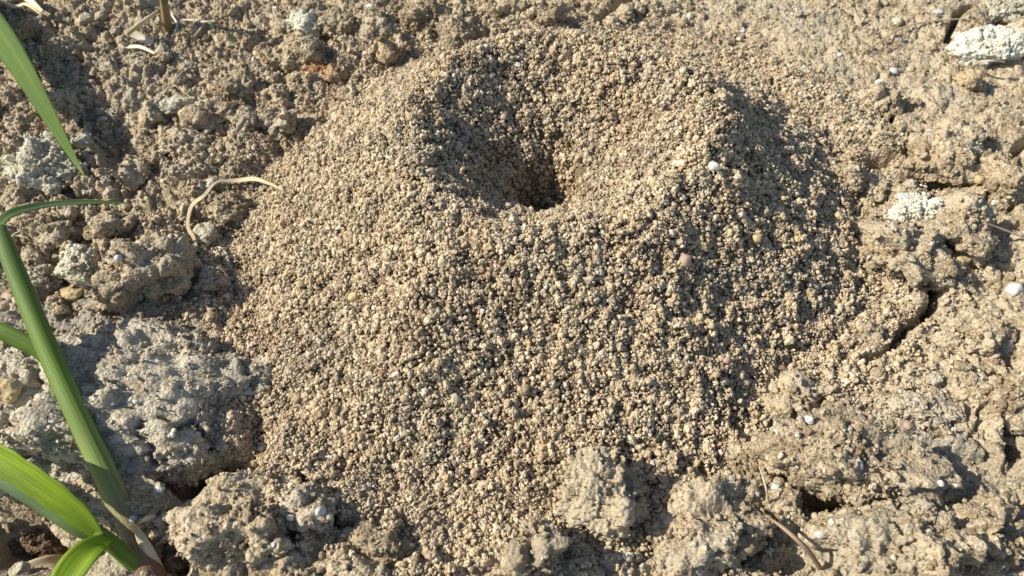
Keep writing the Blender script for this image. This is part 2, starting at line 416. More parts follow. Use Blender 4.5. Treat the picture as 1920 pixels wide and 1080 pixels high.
def grid_faces(nr, nc, wrap=False):
    j, i = np.meshgrid(np.arange(nr - 1), np.arange(nc if wrap else nc - 1), indexing='ij')
    i2 = (i + 1) % nc
    return np.stack([j * nc + i, j * nc + i2, (j + 1) * nc + i2, (j + 1) * nc + i], -1).reshape(-1, 4)
import bmesh
_ico = {}
def ico(sub):
    if sub not in _ico:
        bm = bmesh.new(); bmesh.ops.create_icosphere(bm, subdivisions=sub, radius=1.0)
        _ico[sub] = (np.array([v.co[:] for v in bm.verts]), np.array([[v.index for v in f.verts] for f in bm.faces])); bm.free()
    return _ico[sub]

# ------------------------------------------------------------------ ground
g_o = obj('ground', mesh_np('ground', np.stack([X, Y, H], -1).reshape(-1, 3), grid_faces(*X.shape), M_GROUND), kind='structure',
          label='dry cracked tan soil around the ant hill')

# ------------------------------------------------------------------ instanced grains (one stuff object each)
def lump(seed, sub, amp=0.3, sq=(1, 1, 1), fine=0.0, facets=0, fine2=0.0, freq=2.3):
    V, F = ico(sub); V = V.copy()
    r = np.ones(len(V))
    if facets:
        rr = np.random.default_rng(seed)
        n = rr.normal(size=(facets, 3)); n /= np.linalg.norm(n, axis=1)[:, None]
        d = rr.uniform(0.72, 1.0, facets)
        c = V @ n.T
        cut = np.where(c > 0.05, d[None] / np.maximum(c, 0.05), 9)
        r = -0.05 * np.log(np.exp(-np.minimum(cut, 3) / 0.05).sum(1) + np.exp(-1.15 / 0.05))
    q = V * 1.15 + seed * 3.17
    r = r + amp * fbm(q[:, 0], q[:, 1], q[:, 2], seed, 2)
    if fine:
        P = V * r[:, None]
        f1, f2, i = worley3(P * freq + seed * 1.7, seed)
        r = r + fine * (np.clip(1 - f1 ** 2 * 1.5, 0, 1) * (0.3 + 0.7 * i)) * sstep(0, .25, f2 - f1) - fine * 0.3
        if fine2:
            for k_, (fr, am) in enumerate(((4.6, 1.0), (8.5, .75), (15.0, .5), (26.0, .32))):
                if fr > 2.0 * 2 ** sub: break
                P = V * r[:, None]
                P = P + 0.25 / fr * np.stack([vnoise(P[:, 0] * fr, P[:, 1] * fr, P[:, 2] * fr, 7 + c_) for c_ in range(3)], 1) * 2
                f1, f2, i = worley3(P * fr + seed * .7, seed + 5 + k_)
                r = r + fine2 * am * (np.clip(1 - f1 ** 2 * 1.6, 0, 1) * (0.1 + 0.9 * i) - .3)
    return V * r[:, None] * np.array(sq), F
NG = {}
def scatter_nodes(protos):
    key = tuple(p.name for p in protos)
    if key in NG: return NG[key]
    ng = bpy.data.node_groups.new('scatter_nodes', 'GeometryNodeTree')
    ng.interface.new_socket('Geometry', in_out='INPUT', socket_type='NodeSocketGeometry')
    ng.interface.new_socket('Geometry', in_out='OUTPUT', socket_type='NodeSocketGeometry')
    gi, go = ng.nodes.new('NodeGroupInput'), ng.nodes.new('NodeGroupOutput')
    iop = ng.nodes.new('GeometryNodeInstanceOnPoints')
    jn = ng.nodes.new('GeometryNodeJoinGeometry')
    for p in reversed(protos):
        n = ng.nodes.new('GeometryNodeObjectInfo'); n.inputs['Object'].default_value = p; n.inputs['As Instance'].default_value = True
        ng.links.new(n.outputs['Geometry'], jn.inputs[0])
    def na(nm, ty):
        n = ng.nodes.new('GeometryNodeInputNamedAttribute'); n.data_type = ty; n.inputs['Name'].default_value = nm; return n.outputs['Attribute']
    e2r = ng.nodes.new('FunctionNodeEulerToRotation')
    ng.links.new(na('rot', 'FLOAT_VECTOR'), e2r.inputs[0])
    ng.links.new(gi.outputs[0], iop.inputs['Points']); ng.links.new(jn.outputs[0], iop.inputs['Instance'])
    iop.inputs['Pick Instance'].default_value = True
    ng.links.new(na('pick', 'INT'), iop.inputs['Instance Index'])
    ng.links.new(e2r.outputs[0], iop.inputs['Rotation']); ng.links.new(na('scl', 'FLOAT_VECTOR'), iop.inputs['Scale'])
    ng.links.new(iop.outputs[0], go.inputs[0])
    NG[key] = ng
    return ng
def scatter(name, P, rot, scl, tone, protos, parent=None, **kw):
    me = bpy.data.meshes.new(name)
    me.vertices.add(len(P)); me.vertices.foreach_set('co', (P * CM).astype(np.float32).ravel())
    for an, ty, data in (('rot', 'FLOAT_VECTOR', rot), ('scl', 'FLOAT_VECTOR', scl), ('tone', 'FLOAT', tone)):
        a = me.attributes.new(an, ty, 'POINT'); a.data.foreach_set('vector' if ty == 'FLOAT_VECTOR' else 'value', np.asarray(data, np.float32).ravel())
    a = me.attributes.new('pick', 'INT', 'POINT'); a.data.foreach_set('value', RNG.integers(0, len(protos), len(P)).astype(np.int32))
    o = obj(name, me, parent, **kw)
    md = o.modifiers.new('grains', 'NODES'); md.node_group = scatter_nodes(protos)
    return o
def cluster(seed):
    """an aggregate of a few angular bits stuck together"""
    rr = np.random.default_rng(seed); Vs, Fs, o = [], [], 0
    for k in range(rr.integers(5, 9)):
        V, F = lump(seed * 17 + k, 2, 0.35, tuple(rr.uniform(.75, 1.25, 3)), 0.0, 7)
        c = rr.normal(size=3); c *= rr.uniform(.25, .72) / np.linalg.norm(c)
        Vs.append(V * rr.uniform(.30, .62) + c * (0 if k == 0 else 1)); Fs.append(F + o); o += len(V)
    return np.concatenate(Vs), np.concatenate(Fs)
def protos(n, base, mat, **kw):
    r = []
    for k in range(n):
        V, F = cluster(base + k) if k % 4 else lump(base + k, 3, freq=3.0, facets=8, **kw)
        r.append(bpy.data.objects.new('grain_shape', mesh_np('grain_shape', V, F, mat)))
    return r
P_SAND = protos(14, 100, M_SAND, amp=0.42, fine=0.55)
P_CRUMB = protos(9, 140, M_CRUMB, amp=0.42, fine=0.50)
def crumb_set(name, pal, base):
    m = grain_material(name, [(0.0, pal[0]), (0.5, pal[1]), (0.97, pal[2]), (1.0, (0.70, 0.67, 0.60))])
    return protos(5, base, m, amp=0.42, fine=0.50)
CRUMBS_OF = {}
CRUMBS_OF[M_CLOD] = P_CRUMB
CRUMBS_OF[M_GREY] = crumb_set('grey_crumb', GREYS, 160)
CRUMBS_OF[M_SLAB] = crumb_set('slab_crumb', SLAB, 165)
CRUMBS_OF[M_OCHRE] = crumb_set('ochre_crumb', OCHRE, 175)
CRUMBS_OF[M_CHALK] = crumb_set('chalk_crumb', CHALK, 178)
CRUMBS_OF[M_PALE] = crumb_set('pale_crumb', PALE, 170)
CRUMBS_OF[M_RUST] = crumb_set('rust_crumb', ((0.20, 0.09, 0.03), (0.36, 0.19, 0.08), (0.46, 0.33, 0.2)), 180)
CRUMBS_OF[M_DARK] = crumb_set('dark_crumb', ((0.08, 0.055, 0.035), (0.15, 0.105, 0.065), (0.24, 0.18, 0.12)), 190)

# mound
hill = obj('ant_hill', None, loc=(MC[0], MC[1], 0), label='crater shaped ant hill of loose tan sand grains with a dark hole', cat='ant hill')
hl = np.array([MC[0], MC[1], 0])
rr_ = np.concatenate([np.linspace(0.0, 1.0, 26)[1:] * 1.2, np.linspace(1.2, 9.2, 120)[1:]])
tt_ = np.linspace(0, 2 * np.pi, 320, endpoint=False)
RR, TT = np.meshgrid(rr_, tt_, indexing='ij')
hxo, hyo = -0.16, -0.26                       # rings start round the hole and settle round the crater
ww = 1 - sstep(0.3, 3.0, RR)
MX, MY = MC[0] + hxo * ww + RR * np.cos(TT), MC[1] + hyo * ww + RR * np.sin(TT)
MZ = mound_h(MX, MY) - 0.05
V_ = np.stack([MX, MY, MZ], -1).reshape(-1, 3) - hl
obj('sand_body', mesh_np('sand_body', V_, grid_faces(len(rr_), len(tt_), True), M_CRUMB), hill)
def sample_disc(n, rmax):
    r = rmax * np.sqrt(RNG.random(n)); t = RNG.random(n) * 2 * np.pi - np.pi
    return MC[0] + r * np.cos(t), MC[1] + r * np.sin(t), r, t
def make_grains(n, dmean, dsig, off, clump=0):
    x, y, r, t = sample_disc(n, 9.9)
    bonus = np.zeros(n)
    if clump:                                 # pellets stuck together in little heaps
        nc = n // clump
        cx, cy = np.repeat(x[:nc], clump), np.repeat(y[:nc], clump)
        cr_ = np.repeat(RNG.uniform(.06, .15, nc), clump)
        q = np.sqrt(RNG.random(len(cx))); a = RNG.random(len(cx)) * 6.283
        x, y = cx + q * cr_ * np.cos(a), cy + q * cr_ * np.sin(a)
        bonus = cr_ * 0.95 * np.sqrt(1 - np.minimum(q, 1) ** 2) * RNG.uniform(.3, 1.0, len(cx))
        n = len(x); r = np.hypot(x - MC[0], y - MC[1]); t = np.arctan2(y - MC[1], x - MC[0])
    s = r / base_r(t)
    jag = 0.10 * fbm(x * 0.8, y * 0.8, None, 61, 2) + 0.05 * vnoise(x * 3, y * 3, None, 62)
    front = sig((-(y - MC[1]) - 3.2) * 2) * 0.06
    p = 1 - sstep(0.96, 1.10 + front * 2, s + jag)
    p = np.maximum(p, 0.10 * (1 - sstep(1.05, 1.5, s + jag)))
    # thin out where slope area is overrepresented, keep clumps
    keep = RNG.random(n) < p
    x, y, bonus = x[keep], y[keep], bonus[keep]
    e = 0.03
    m = mound_h(x, y); g = bil(x, y)
    z = np.maximum(m, g + 0.015)
    gx = (mound_h(x + e, y, False) - mound_h(x - e, y, False)) / (2 * e); gy = (mound_h(x, y + e, False) - mound_h(x, y - e, False)) / (2 * e)
    on = m > g
    gx, gy = np.where(on, gx, 0), np.where(on, gy, 0)
    nn = np.stack([-gx, -gy, np.ones_like(gx)], 1); nn /= np.linalg.norm(nn, axis=1)[:, None]
    P = np.stack([x, y, z], 1) + nn * (RNG.random(len(x)) ** 1.3 * off - 0.02 + bonus)[:, None]
    d = dmean * np.exp(RNG.normal(0, dsig, len(x)))
    return P, d
PA, dA = make_grains(66000, 0.078, 0.28, 0.07)
PD, dD = make_grains(100000, 0.076, 0.30, 0.03, 8)
PB, dB = make_grains(90000, 0.038, 0.28, 0.12)
PC_, dC = make_grains(900, 0.12, 0.2, 0.06)
PA, dA = np.concatenate([PA, PD]), np.concatenate([dA, dD])
P_ = np.concatenate([PA, PB, PC_]); d_ = np.concatenate([dA, dB, dC]) * 0.5
tone = RNG.random(len(P_))
tone = np.clip(tone + 0.0, 0, 1)
scl = d_[:, None] * (1 + RNG.normal(0, 0.16, (len(P_), 3)))
rot = RNG.random((len(P_), 3)) * 6.28
scatter('sand_grains', P_ - hl, rot, scl, tone, P_SAND, hill, kind='stuff')

# loose crumbs over the soil
n = 120000
x = RNG.uniform(-17, 17, n); y = RNG.uniform(-9.4, 16.5, n)
pxs, pys = to_px(x, y)
r = np.hypot(x - MC[0], y - MC[1]) / base_r(np.arctan2(y - MC[1], x - MC[0]))
cr = np.clip(sig((660 - pxs) / 60) * sig((600 - pys) / 30) + sig((150 - pys) / 40) * sig((1180 - pxs) / 80), 0, 1)
pl = sig((520 - pxs) / 40) * sig((pys - 570) / 25)
dens = 0.30 + 0.5 * cr + 0.25 * vnoise(x * 0.9, y * 0.9, None, 71) + 0.25 * vnoise(x * 2.6, y * 2.6, None, 72) - 0.16 * pl
keep = (r > 0.97) & (RNG.random(n) < np.clip(dens, 0.03, 1)) & (pxs > -260) & (pxs < 2180) & (pys > -160) & (pys < 1330)
x, y, cr = x[keep], y[keep], cr[keep]
d = 0.05 * np.exp(RNG.normal(0, 0.42, len(x))) * (1 + 0.35 * cr)
d = np.minimum(d, 0.15)
P_ = np.stack([x, y, bil(x, y) + d * 0.12], 1)
scatter('soil_crumbs', P_, RNG.random((len(x), 3)) * 6.28, (d * .5)[:, None] * (1 + RNG.normal(0, .18, (len(x), 3))), RNG.random(len(x)), P_CRUMB, kind='stuff',
        label='loose fine soil crumbs strewn over the dry ground')

# ------------------------------------------------------------------ clods
CL_MESH = {}
def clod_mesh(seed, sub, style):
    k = (seed, sub, style)
    if k not in CL_MESH:
        if style == 'knob': V, F = lump(seed, sub, 0.46, (1, 1, .85), 0.34, 0, 0.17)
        elif style == 'block': V, F = lump(seed, sub, 0.26, (1, 1, .8), 0.16, 12, 0.115)
        else: V, F = lump(seed, sub, 0.22, (1, 1, .8), 0.0, 9, 0.0)
        V[:, 2] = np.where(V[:, 2] < -.45, -.45 + (V[:, 2] + .45) * .35, V[:, 2])
        CL_MESH[k] = mesh_np('clod', V, F, None)
        CL_MESH[k].materials.append(M_CLOD)
    return CL_MESH[k]
def rough_mesh(seed, sub, dims, style, mat):
    V, F = ico(sub); n = V.copy(); dims = np.array(dims)
    rr = np.random.default_rng(seed)
    r = np.ones(len(V))
    nf = {'knob': 7, 'block': 11, 'smooth': 8, 'slab': 5}[style]
    nn = rr.normal(size=(nf, 3)); nn /= np.linalg.norm(nn, axis=1)[:, None]
    d = rr.uniform(0.70 if style == 'block' else 0.78, 1.05, nf)
    c = V @ nn.T
    cut = np.where(c > 0.05, d[None] / np.maximum(c, 0.05), 9)
    k = 0.045 if style == 'block' else 0.09
    r = -k * np.log(np.exp(-np.minimum(cut, 3) / k).sum(1) + np.exp(-1.12 / k))
    q = V * 1.2 + seed * 3.17
    q = V * 1.55 + seed * 3.17
    r = r + {'knob': 0.52, 'block': 0.34, 'smooth': 0.2, 'slab': 0.34}[style] * fbm(q[:, 0], q[:, 1], q[:, 2], seed, 3)
    r = np.maximum(r, .35)
    P = V * r[:, None] * dims
    nrm = V / dims; nrm /= np.linalg.norm(nrm, axis=1)[:, None]
    size = float(dims.min())
    o = seed * 2.3
    for k_, (cell, am) in enumerate(((.62, .45), (.34, .42), (.18, .42), (.09, .40))):
        if cell > size * 1.3: cell = size * 1.3 / (1 + k_)
        if cell < dims.max() * 2.6 / 2 ** sub: break
        w = P + cell * .35 * np.stack([vnoise(P[:, 0] / cell * .8 + o, P[:, 1] / cell * .8, P[:, 2] / cell * .8, 7 + c_) for c_ in range(3)], 1)
        f1, f2, i = worley3(w / cell + o, seed + k_)
        msk = 0.25 + 0.75 * sstep(-.35, .35, vnoise(P[:, 0] / cell * .31 + 5, P[:, 1] / cell * .31, P[:, 2] / cell * .31 + o, seed + 40 + k_))
        if style == 'smooth': am = am * .22
        elif style == 'slab': am = am * (.38 if k_ < 2 else .7)
        elif style == 'block': am = am * (.45 if k_ < 2 else .8)
        P = P + nrm * ((np.clip(1 - f1 ** 2 * 1.4, 0, 1) * (0.15 + .85 * i) - .35) * msk * am * cell * 1.25)[:, None]
    for cell, am in ((.75, .24), (.32, .20), (.15, .17)):
        if style == 'smooth' or cell > size * 1.8: continue
        f1, f2, i = worley3(P / cell + o + 9, seed + 70)
        fr = P / cell + o + 9; fr = fr - np.floor(fr) - .5; a = i * 37
        P = P + nrm * (((i - .5) + .9 * (np.cos(a) * fr[:, 0] + np.sin(a) * fr[:, 2] + np.cos(a * 1.7) * fr[:, 1]) * sstep(0, .2, f2 - f1)) * am * cell)[:, None]
    if style == 'slab':
        c = np.abs(vnoise(P[:, 0] * .55 + 3, P[:, 1] * .55, P[:, 2] * .55, 91) + .25 * vnoise(P[:, 0] * 2.2, P[:, 1] * 2.2, P[:, 2] * 2.2, 92))
        P = P - nrm * (.3 * (1 - sstep(.012, .05, c)))[:, None]
    if style != 'smooth':
        cell = .05
        P = P + nrm * (vnoise(P[:, 0] / cell, P[:, 1] / cell, P[:, 2] / cell, seed) * .02)[:, None]
    lo = -.5 * dims[2]
    P[:, 2] = np.where(P[:, 2] < lo, lo + (P[:, 2] - lo) * .35, P[:, 2])
    return mesh_np('clod', P, F, mat)
def clod(px, py, w, h, mat=M_CLOD, style='knob', label='', group=None, name='soil_clod', seed=None, sink=0.25, sub=None, cat='clod', tilt=0.35, own=False):
    p = hit(px, py + h * 0.30)
    u = px_size(p)
    rx, rz = w * u * 0.5, h * u * 0.5
    sub = sub or (6 if w >= 130 else 5 if w > 60 else 4 if w > 24 else 3)
    me = None if own else clod_mesh(seed, sub, style)
    if own: me = None
    o = obj(name, me, label=label, cat=cat, group=group) if me else None
    # visible height mixes depth and height at this camera pitch
    sz = min(rz, rx * 1.1) * 0.95
    z = float(surf(np.array([p[0]]), np.array([p[1]]))[0])
    if style == 'slab': sz = 0.88
    if 'base of the green shoot' in label: sz *= 0.5
    if own:
        o = obj(name, rough_mesh(seed + int(px), sub, (rx, max(rz, rx * .55), sz), style, mat), label=label, cat=cat, group=group)
    o.location = Vector((p[0] * CM, (p[1] + sz * 0.35) * CM, (z + sz * (0.55 - sink)) * CM))
    if own:
        me = o.data; nv = len(me.vertices)
        co = np.zeros(nv * 3, np.float32); me.vertices.foreach_get('co', co); co = co.reshape(-1, 3) / CM
        no = np.zeros(nv * 3, np.float32); me.vertex_normals.foreach_get('vector', no); no = no.reshape(-1, 3)
        area = 6.0 * (rx * max(rz, rx * .55) + rx * sz) * .9
        nw = int((.06 if name != 'soil_clod' else 1) * area * {'knob': 80, 'block': 38, 'slab': 60}[style])
        up = np.where(no[:, 2] > -.35)[0]
        patchy = sstep(-.5, .4, vnoise(co[:, 0] * 1.7, co[:, 1] * 1.7, co[:, 2] * 1.7, seed))[up] + .12
        pk = RNG.choice(up, size=min(nw, len(up)), replace=False, p=patchy / patchy.sum())
        dd = np.minimum(.055 * np.exp(RNG.normal(0, .45, len(pk))), min(.20, sz * .35))
        scatter('crumbs', co[pk] + no[pk] * (dd * .05)[:, None] + RNG.normal(0, .012, (len(pk), 3)), RNG.random((len(pk), 3)) * 6.28, (dd * .5)[:, None] * (1 + RNG.normal(0, .2, (len(pk), 3))),
                RNG.random(len(pk)), CRUMBS_OF[mat], o, kind='stuff')
        o.rotation_euler = (random.uniform(-tilt, tilt) * .6, random.uniform(-tilt, tilt) * .6, random.uniform(-0.3, 0.3))
        return o
    o.scale = (rx * CM / CM, max(rz, rx * .55) * 1.0, sz)
    o.rotation_euler = (random.uniform(-tilt, tilt), random.uniform(-tilt, tilt), random.uniform(-0.5, 0.5) + (math.pi if random.random() < .5 else 0))
    o.data.materials[0] = M_CLOD
    o.material_slots[0].link = 'OBJECT'; o.material_slots[0].material = mat
    return o
T_, G_, P2 = M_CLOD, M_GREY, M_PALE
CLODS = [
 (335, 198, 72, 44, M_PALE, 'block', 'smooth pale greenish stone among crumbly clods'),
 (385, 437, 48, 40, M_PALE, 'block', 'pale greenish grey pebble inside the curl of dry straw'),
 (90, 308, 108, 92, P2, 'knob', 'pale grey knobbly clod below the hanging tip of a green blade'),
 (147, 265, 34, 34, P2, 'knob', 'small pale clod touching the hanging tip of a green blade'),
 (123, 205, 60, 56, T_, 'knob', 'tall tan crumbly clod beside the middle of the hanging green blade'),
 (62, 58, 52, 42, T_, 'knob', 'tan clod under the bundle of broken straw'),
 (120, 95, 70, 46, T_, 'knob', 'wide tan crumbly clod behind the hanging green blade'),
 (570, 45, 54, 42, P2, 'knob', 'pale greenish clod in front of the row of tan clods'),
 (632, 45, 62, 48, T_, 'knob', 'rounded tan clod next to the pale greenish clod'),
 (443, 165, 64, 56, T_, 'knob', 'tan clod with rounded knobs beside the rust stained hollow'),
 (508, 146, 38, 34, T_, 'knob', 'small round clod at the edge of the rust stained hollow'),
 (562, 105, 90, 62, T_, 'knob', 'large lumpy tan clod overhanging the rust stained hollow'),
 (625, 140, 40, 34, M_RUST, 'knob', 'rust orange clod inside the stained hollow'),
 (590, 128, 34, 26, M_RUST, 'knob', 'small rust orange crumb at the bottom of the stained hollow'),
 (735, 92, 46, 56, M_OCHRE, 'knob', 'ochre brown clod behind the ant hill beside a tiny white shred'),
 (790, 30, 74, 62, T_, 'block', 'big rounded tan clod above a dark gap behind the ant hill'),
 (850, 62, 60, 54, T_, 'knob', 'peaked tan clod just behind the ant hill rim'),
 (657, 178, 34, 40, T_, 'knob', 'small yellowish tan clod against the far left foot of the ant hill'),
 (700, 55, 50, 40, T_, 'knob', 'tan clod beside a tiny white pebble behind the ant hill'),
 (950, 20, 60, 42, T_, 'knob', 'flat tan clod in the soil behind the ant hill rim'),
 (1030, 30, 50, 36, T_, 'knob', 'low tan clod directly behind the ant hill rim'),
 (250, 190, 44, 40, T_, 'knob', 'tan clod left of the smooth greenish stone'),
 (285, 205, 40, 52, T_, 'knob', 'upright tan clod touching the smooth greenish stone'),
 (390, 222, 92, 58, T_, 'knob', 'long lumpy clod below the smooth greenish stone'),
 (350, 265, 76, 50, T_, 'knob', 'tan clod over a dark gap near the ant hill'),
 (460, 230, 56, 50, T_, 'knob', 'knobbly clod near the upper left foot of the ant hill'),
 (520, 225, 60, 48, T_, 'knob', 'forked tan clod over a dark cleft near the ant hill'),
 (575, 230, 60, 40, T_, 'knob', 'clod half buried at the sandy edge of the ant hill'),
 (250, 320, 50, 60, T_, 'knob', 'upright tan crumbly clod between straw curl and hanging blade'),
 (95, 437, 74, 66, T_, 'knob', 'round tan clod behind the green stem, below the thin curved blade'),
 (150, 400, 50, 44, T_, 'knob', 'tan clod right under the thin curved blade'),
 (205, 420, 66, 56, T_, 'knob', 'broad tan clod below the tip of the thin curved blade'),
 (152, 490, 64, 66, P2, 'block', 'pale creamy angular clod beside a dark gap behind the green stem'),
 (172, 525, 34, 28, P2, 'knob', 'small pale creamy clod in front of the angular pale clod'),
 (70, 520, 80, 50, G_, 'knob', 'greyish flat clod close behind the green stem'),
 (275, 505, 150, 112, T_, 'knob', 'broad tan crumbly heap of soil between slab and straw curl'),
 (428, 402, 62, 52, T_, 'knob', 'tan clod lying inside the curl of the dry straw'),
 (350, 398, 30, 30, T_, 'knob', 'little round clod outside the curl of the dry straw'),
 (400, 520, 60, 44, T_, 'knob', 'tan clod at the left foot of the ant hill below the short straw'),
 (205, 700, 480, 280, M_SLAB, 'slab', 'large pale grey slab of dry soil with fine cracks behind the green stem'),
 (225, 930, 215, 140, T_, 'block', 'big brownish block behind the base of the green shoot'),
 (440, 985, 190, 140, T_, 'block', 'big rough block with tiny red fleck, in front of the dark hole'),
 (580, 950, 90, 70, G_, 'knob', 'grey clod at the front left foot of the ant hill'),
 (700, 1020, 110, 60, T_, 'knob', 'low tan clod at the front foot of the ant hill by a thin twig'),
 (1118, 915, 150, 138, T_, 'block', 'squarish tan block standing in the front slope of the ant hill'),
 (1000, 1020, 84, 110, T_, 'knob', 'upright tan clod at the front foot of the ant hill'),
 (1405, 860, 84, 66, T_, 'knob', 'tan clod embedded in the front right foot of the ant hill'),
 (1325, 980, 180, 130, T_, 'knob', 'large crumbly clod in front of the ant hill near the bent twig'),
 (1590, 850, 240, 140, T_, 'knob', 'largest tan clod, roofing a dark hollow right of the bent twig'),
 (1480, 755, 84, 96, T_, 'block', 'tan clod wedged against the right foot of the ant hill'),
 (1470, 935, 70, 60, T_, 'knob', 'small clod left of the dark hollow under the largest clod'),
 (1590, 985, 56, 60, T_, 'knob', 'small upright clod in the mouth of the dark hollow'),
 (1680, 1010, 190, 120, T_, 'knob', 'broad crumbly clod in front of the largest clod'),
 (1850, 1000, 130, 110, T_, 'knob', 'tan clod in the corner beyond the broad crumbly clod'),
 (1890, 745, 100, 110, T_, 'block', 'smooth faced clod beside a zigzag crack'),
 (1750, 915, 70, 50, T_, 'knob', 'small clod holding two white grains right of the largest clod'),
 (1712, 402, 84, 58, M_CHALK, 'knob', 'pale greenish white clod on top of a tan clod'),
 (1692, 462, 108, 104, T_, 'knob', 'knobbly tan clod carrying the pale greenish clod'),
 (1738, 440, 46, 44, T_, 'knob', 'small clod right below the pale greenish clod'),
 (1800, 420, 100, 110, T_, 'block', 'square tan block above the yellow pebble'),
 (1762, 300, 140, 88, T_, 'block', 'wide tan clod with brownish front above the long crack'),
 (1800, 255, 90, 56, G_, 'knob', 'greyish clod behind the wide tan clod'),
 (1890, 330, 110, 100, T_, 'block', 'pale tan block below the slanting end of the long crack'),
 (1845, 84, 150, 100, M_CHALK, 'block', 'big chalky greenish white clod crossed by thin roots'),
 (1868, 18, 90, 40, P2, 'knob', 'pale yellowish clod behind the chalky white clod'),
 (1818, 146, 50, 40, M_OCHRE, 'block', 'orange brown angular clod in front of the chalky white clod'),
 (1905, 62, 50, 56, T_, 'block', 'tan block right of the chalky white clod beside a dark gap'),
 (1650, 190, 80, 60, T_, 'knob', 'crumbly tan clod behind a short crack, near a white pebble'),
 (1590, 330, 70, 60, T_, 'knob', 'tan clod at the far right foot of the ant hill'),
 (1640, 350, 56, 50, T_, 'knob', 'tan clod under the long crack beside the ant hill'),
 (1650, 400, 40, 36, T_, 'knob', 'little clod between ant hill and pale greenish clod'),
 (1620, 430, 40, 40, T_, 'knob', 'little clod against the right slope of the ant hill'),
 (1780, 520, 80, 50, T_, 'knob', 'crumbly clod just below the yellow pebble'),
 (1860, 380, 50, 60, T_, 'knob', 'tan clod between the square block and the pale tan block'),
 (1870, 470, 60, 44, T_, 'knob', 'low clod beside the straight thin root'),
 (1835, 605, 100, 60, T_, 'block', 'flat clod right of the winding crack'),
 (1840, 640, 60, 46, T_, 'knob', 'small clod in the zigzag crack'),
 (1632, 625, 52, 44, T_, 'knob', 'rounded clod between ant hill and winding crack'),
 (1720, 760, 130, 60, G_, 'block', 'greyish flat clod below the winding crack'),
 (1560, 730, 70, 40, T_, 'knob', 'low clod beside the winding crack end'),
 (70, 1010, 90, 60, M_DARK, 'knob', 'dark clod in the hollow under the bright green blade'),
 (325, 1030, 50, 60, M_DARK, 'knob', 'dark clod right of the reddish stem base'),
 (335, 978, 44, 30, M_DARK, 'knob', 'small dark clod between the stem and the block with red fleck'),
]
BIG = {(1118, 915), (1590, 850), (1325, 980), (1480, 755), (1405, 860), (1000, 1020), (1680, 1010), (1692, 462), (1800, 420), (1762, 300)}
for k, (px, py, w, h, mt, st, lb) in enumerate(CLODS):
    nm = 'stone' if 'greenish stone' in lb else 'pebble' if 'greenish grey pebble' in lb else 'soil_clod'
    clod(px, py, w * (1.15 if (px, py) in BIG else 1.0 if px > 1500 else 1.08), h * (1.12 if (px, py) in BIG else 1.0 if px > 1500 else 1.08), mt, st, lb, name=nm, cat='clod' if nm == 'soil_clod' else nm, seed=200 + k, tilt=0.3, own=True, sink=0.60 if st == 'slab' else 0.52 if py == 308 else -0.25 if py == 402 else 0.20 if (px, py) in BIG else 0.34)

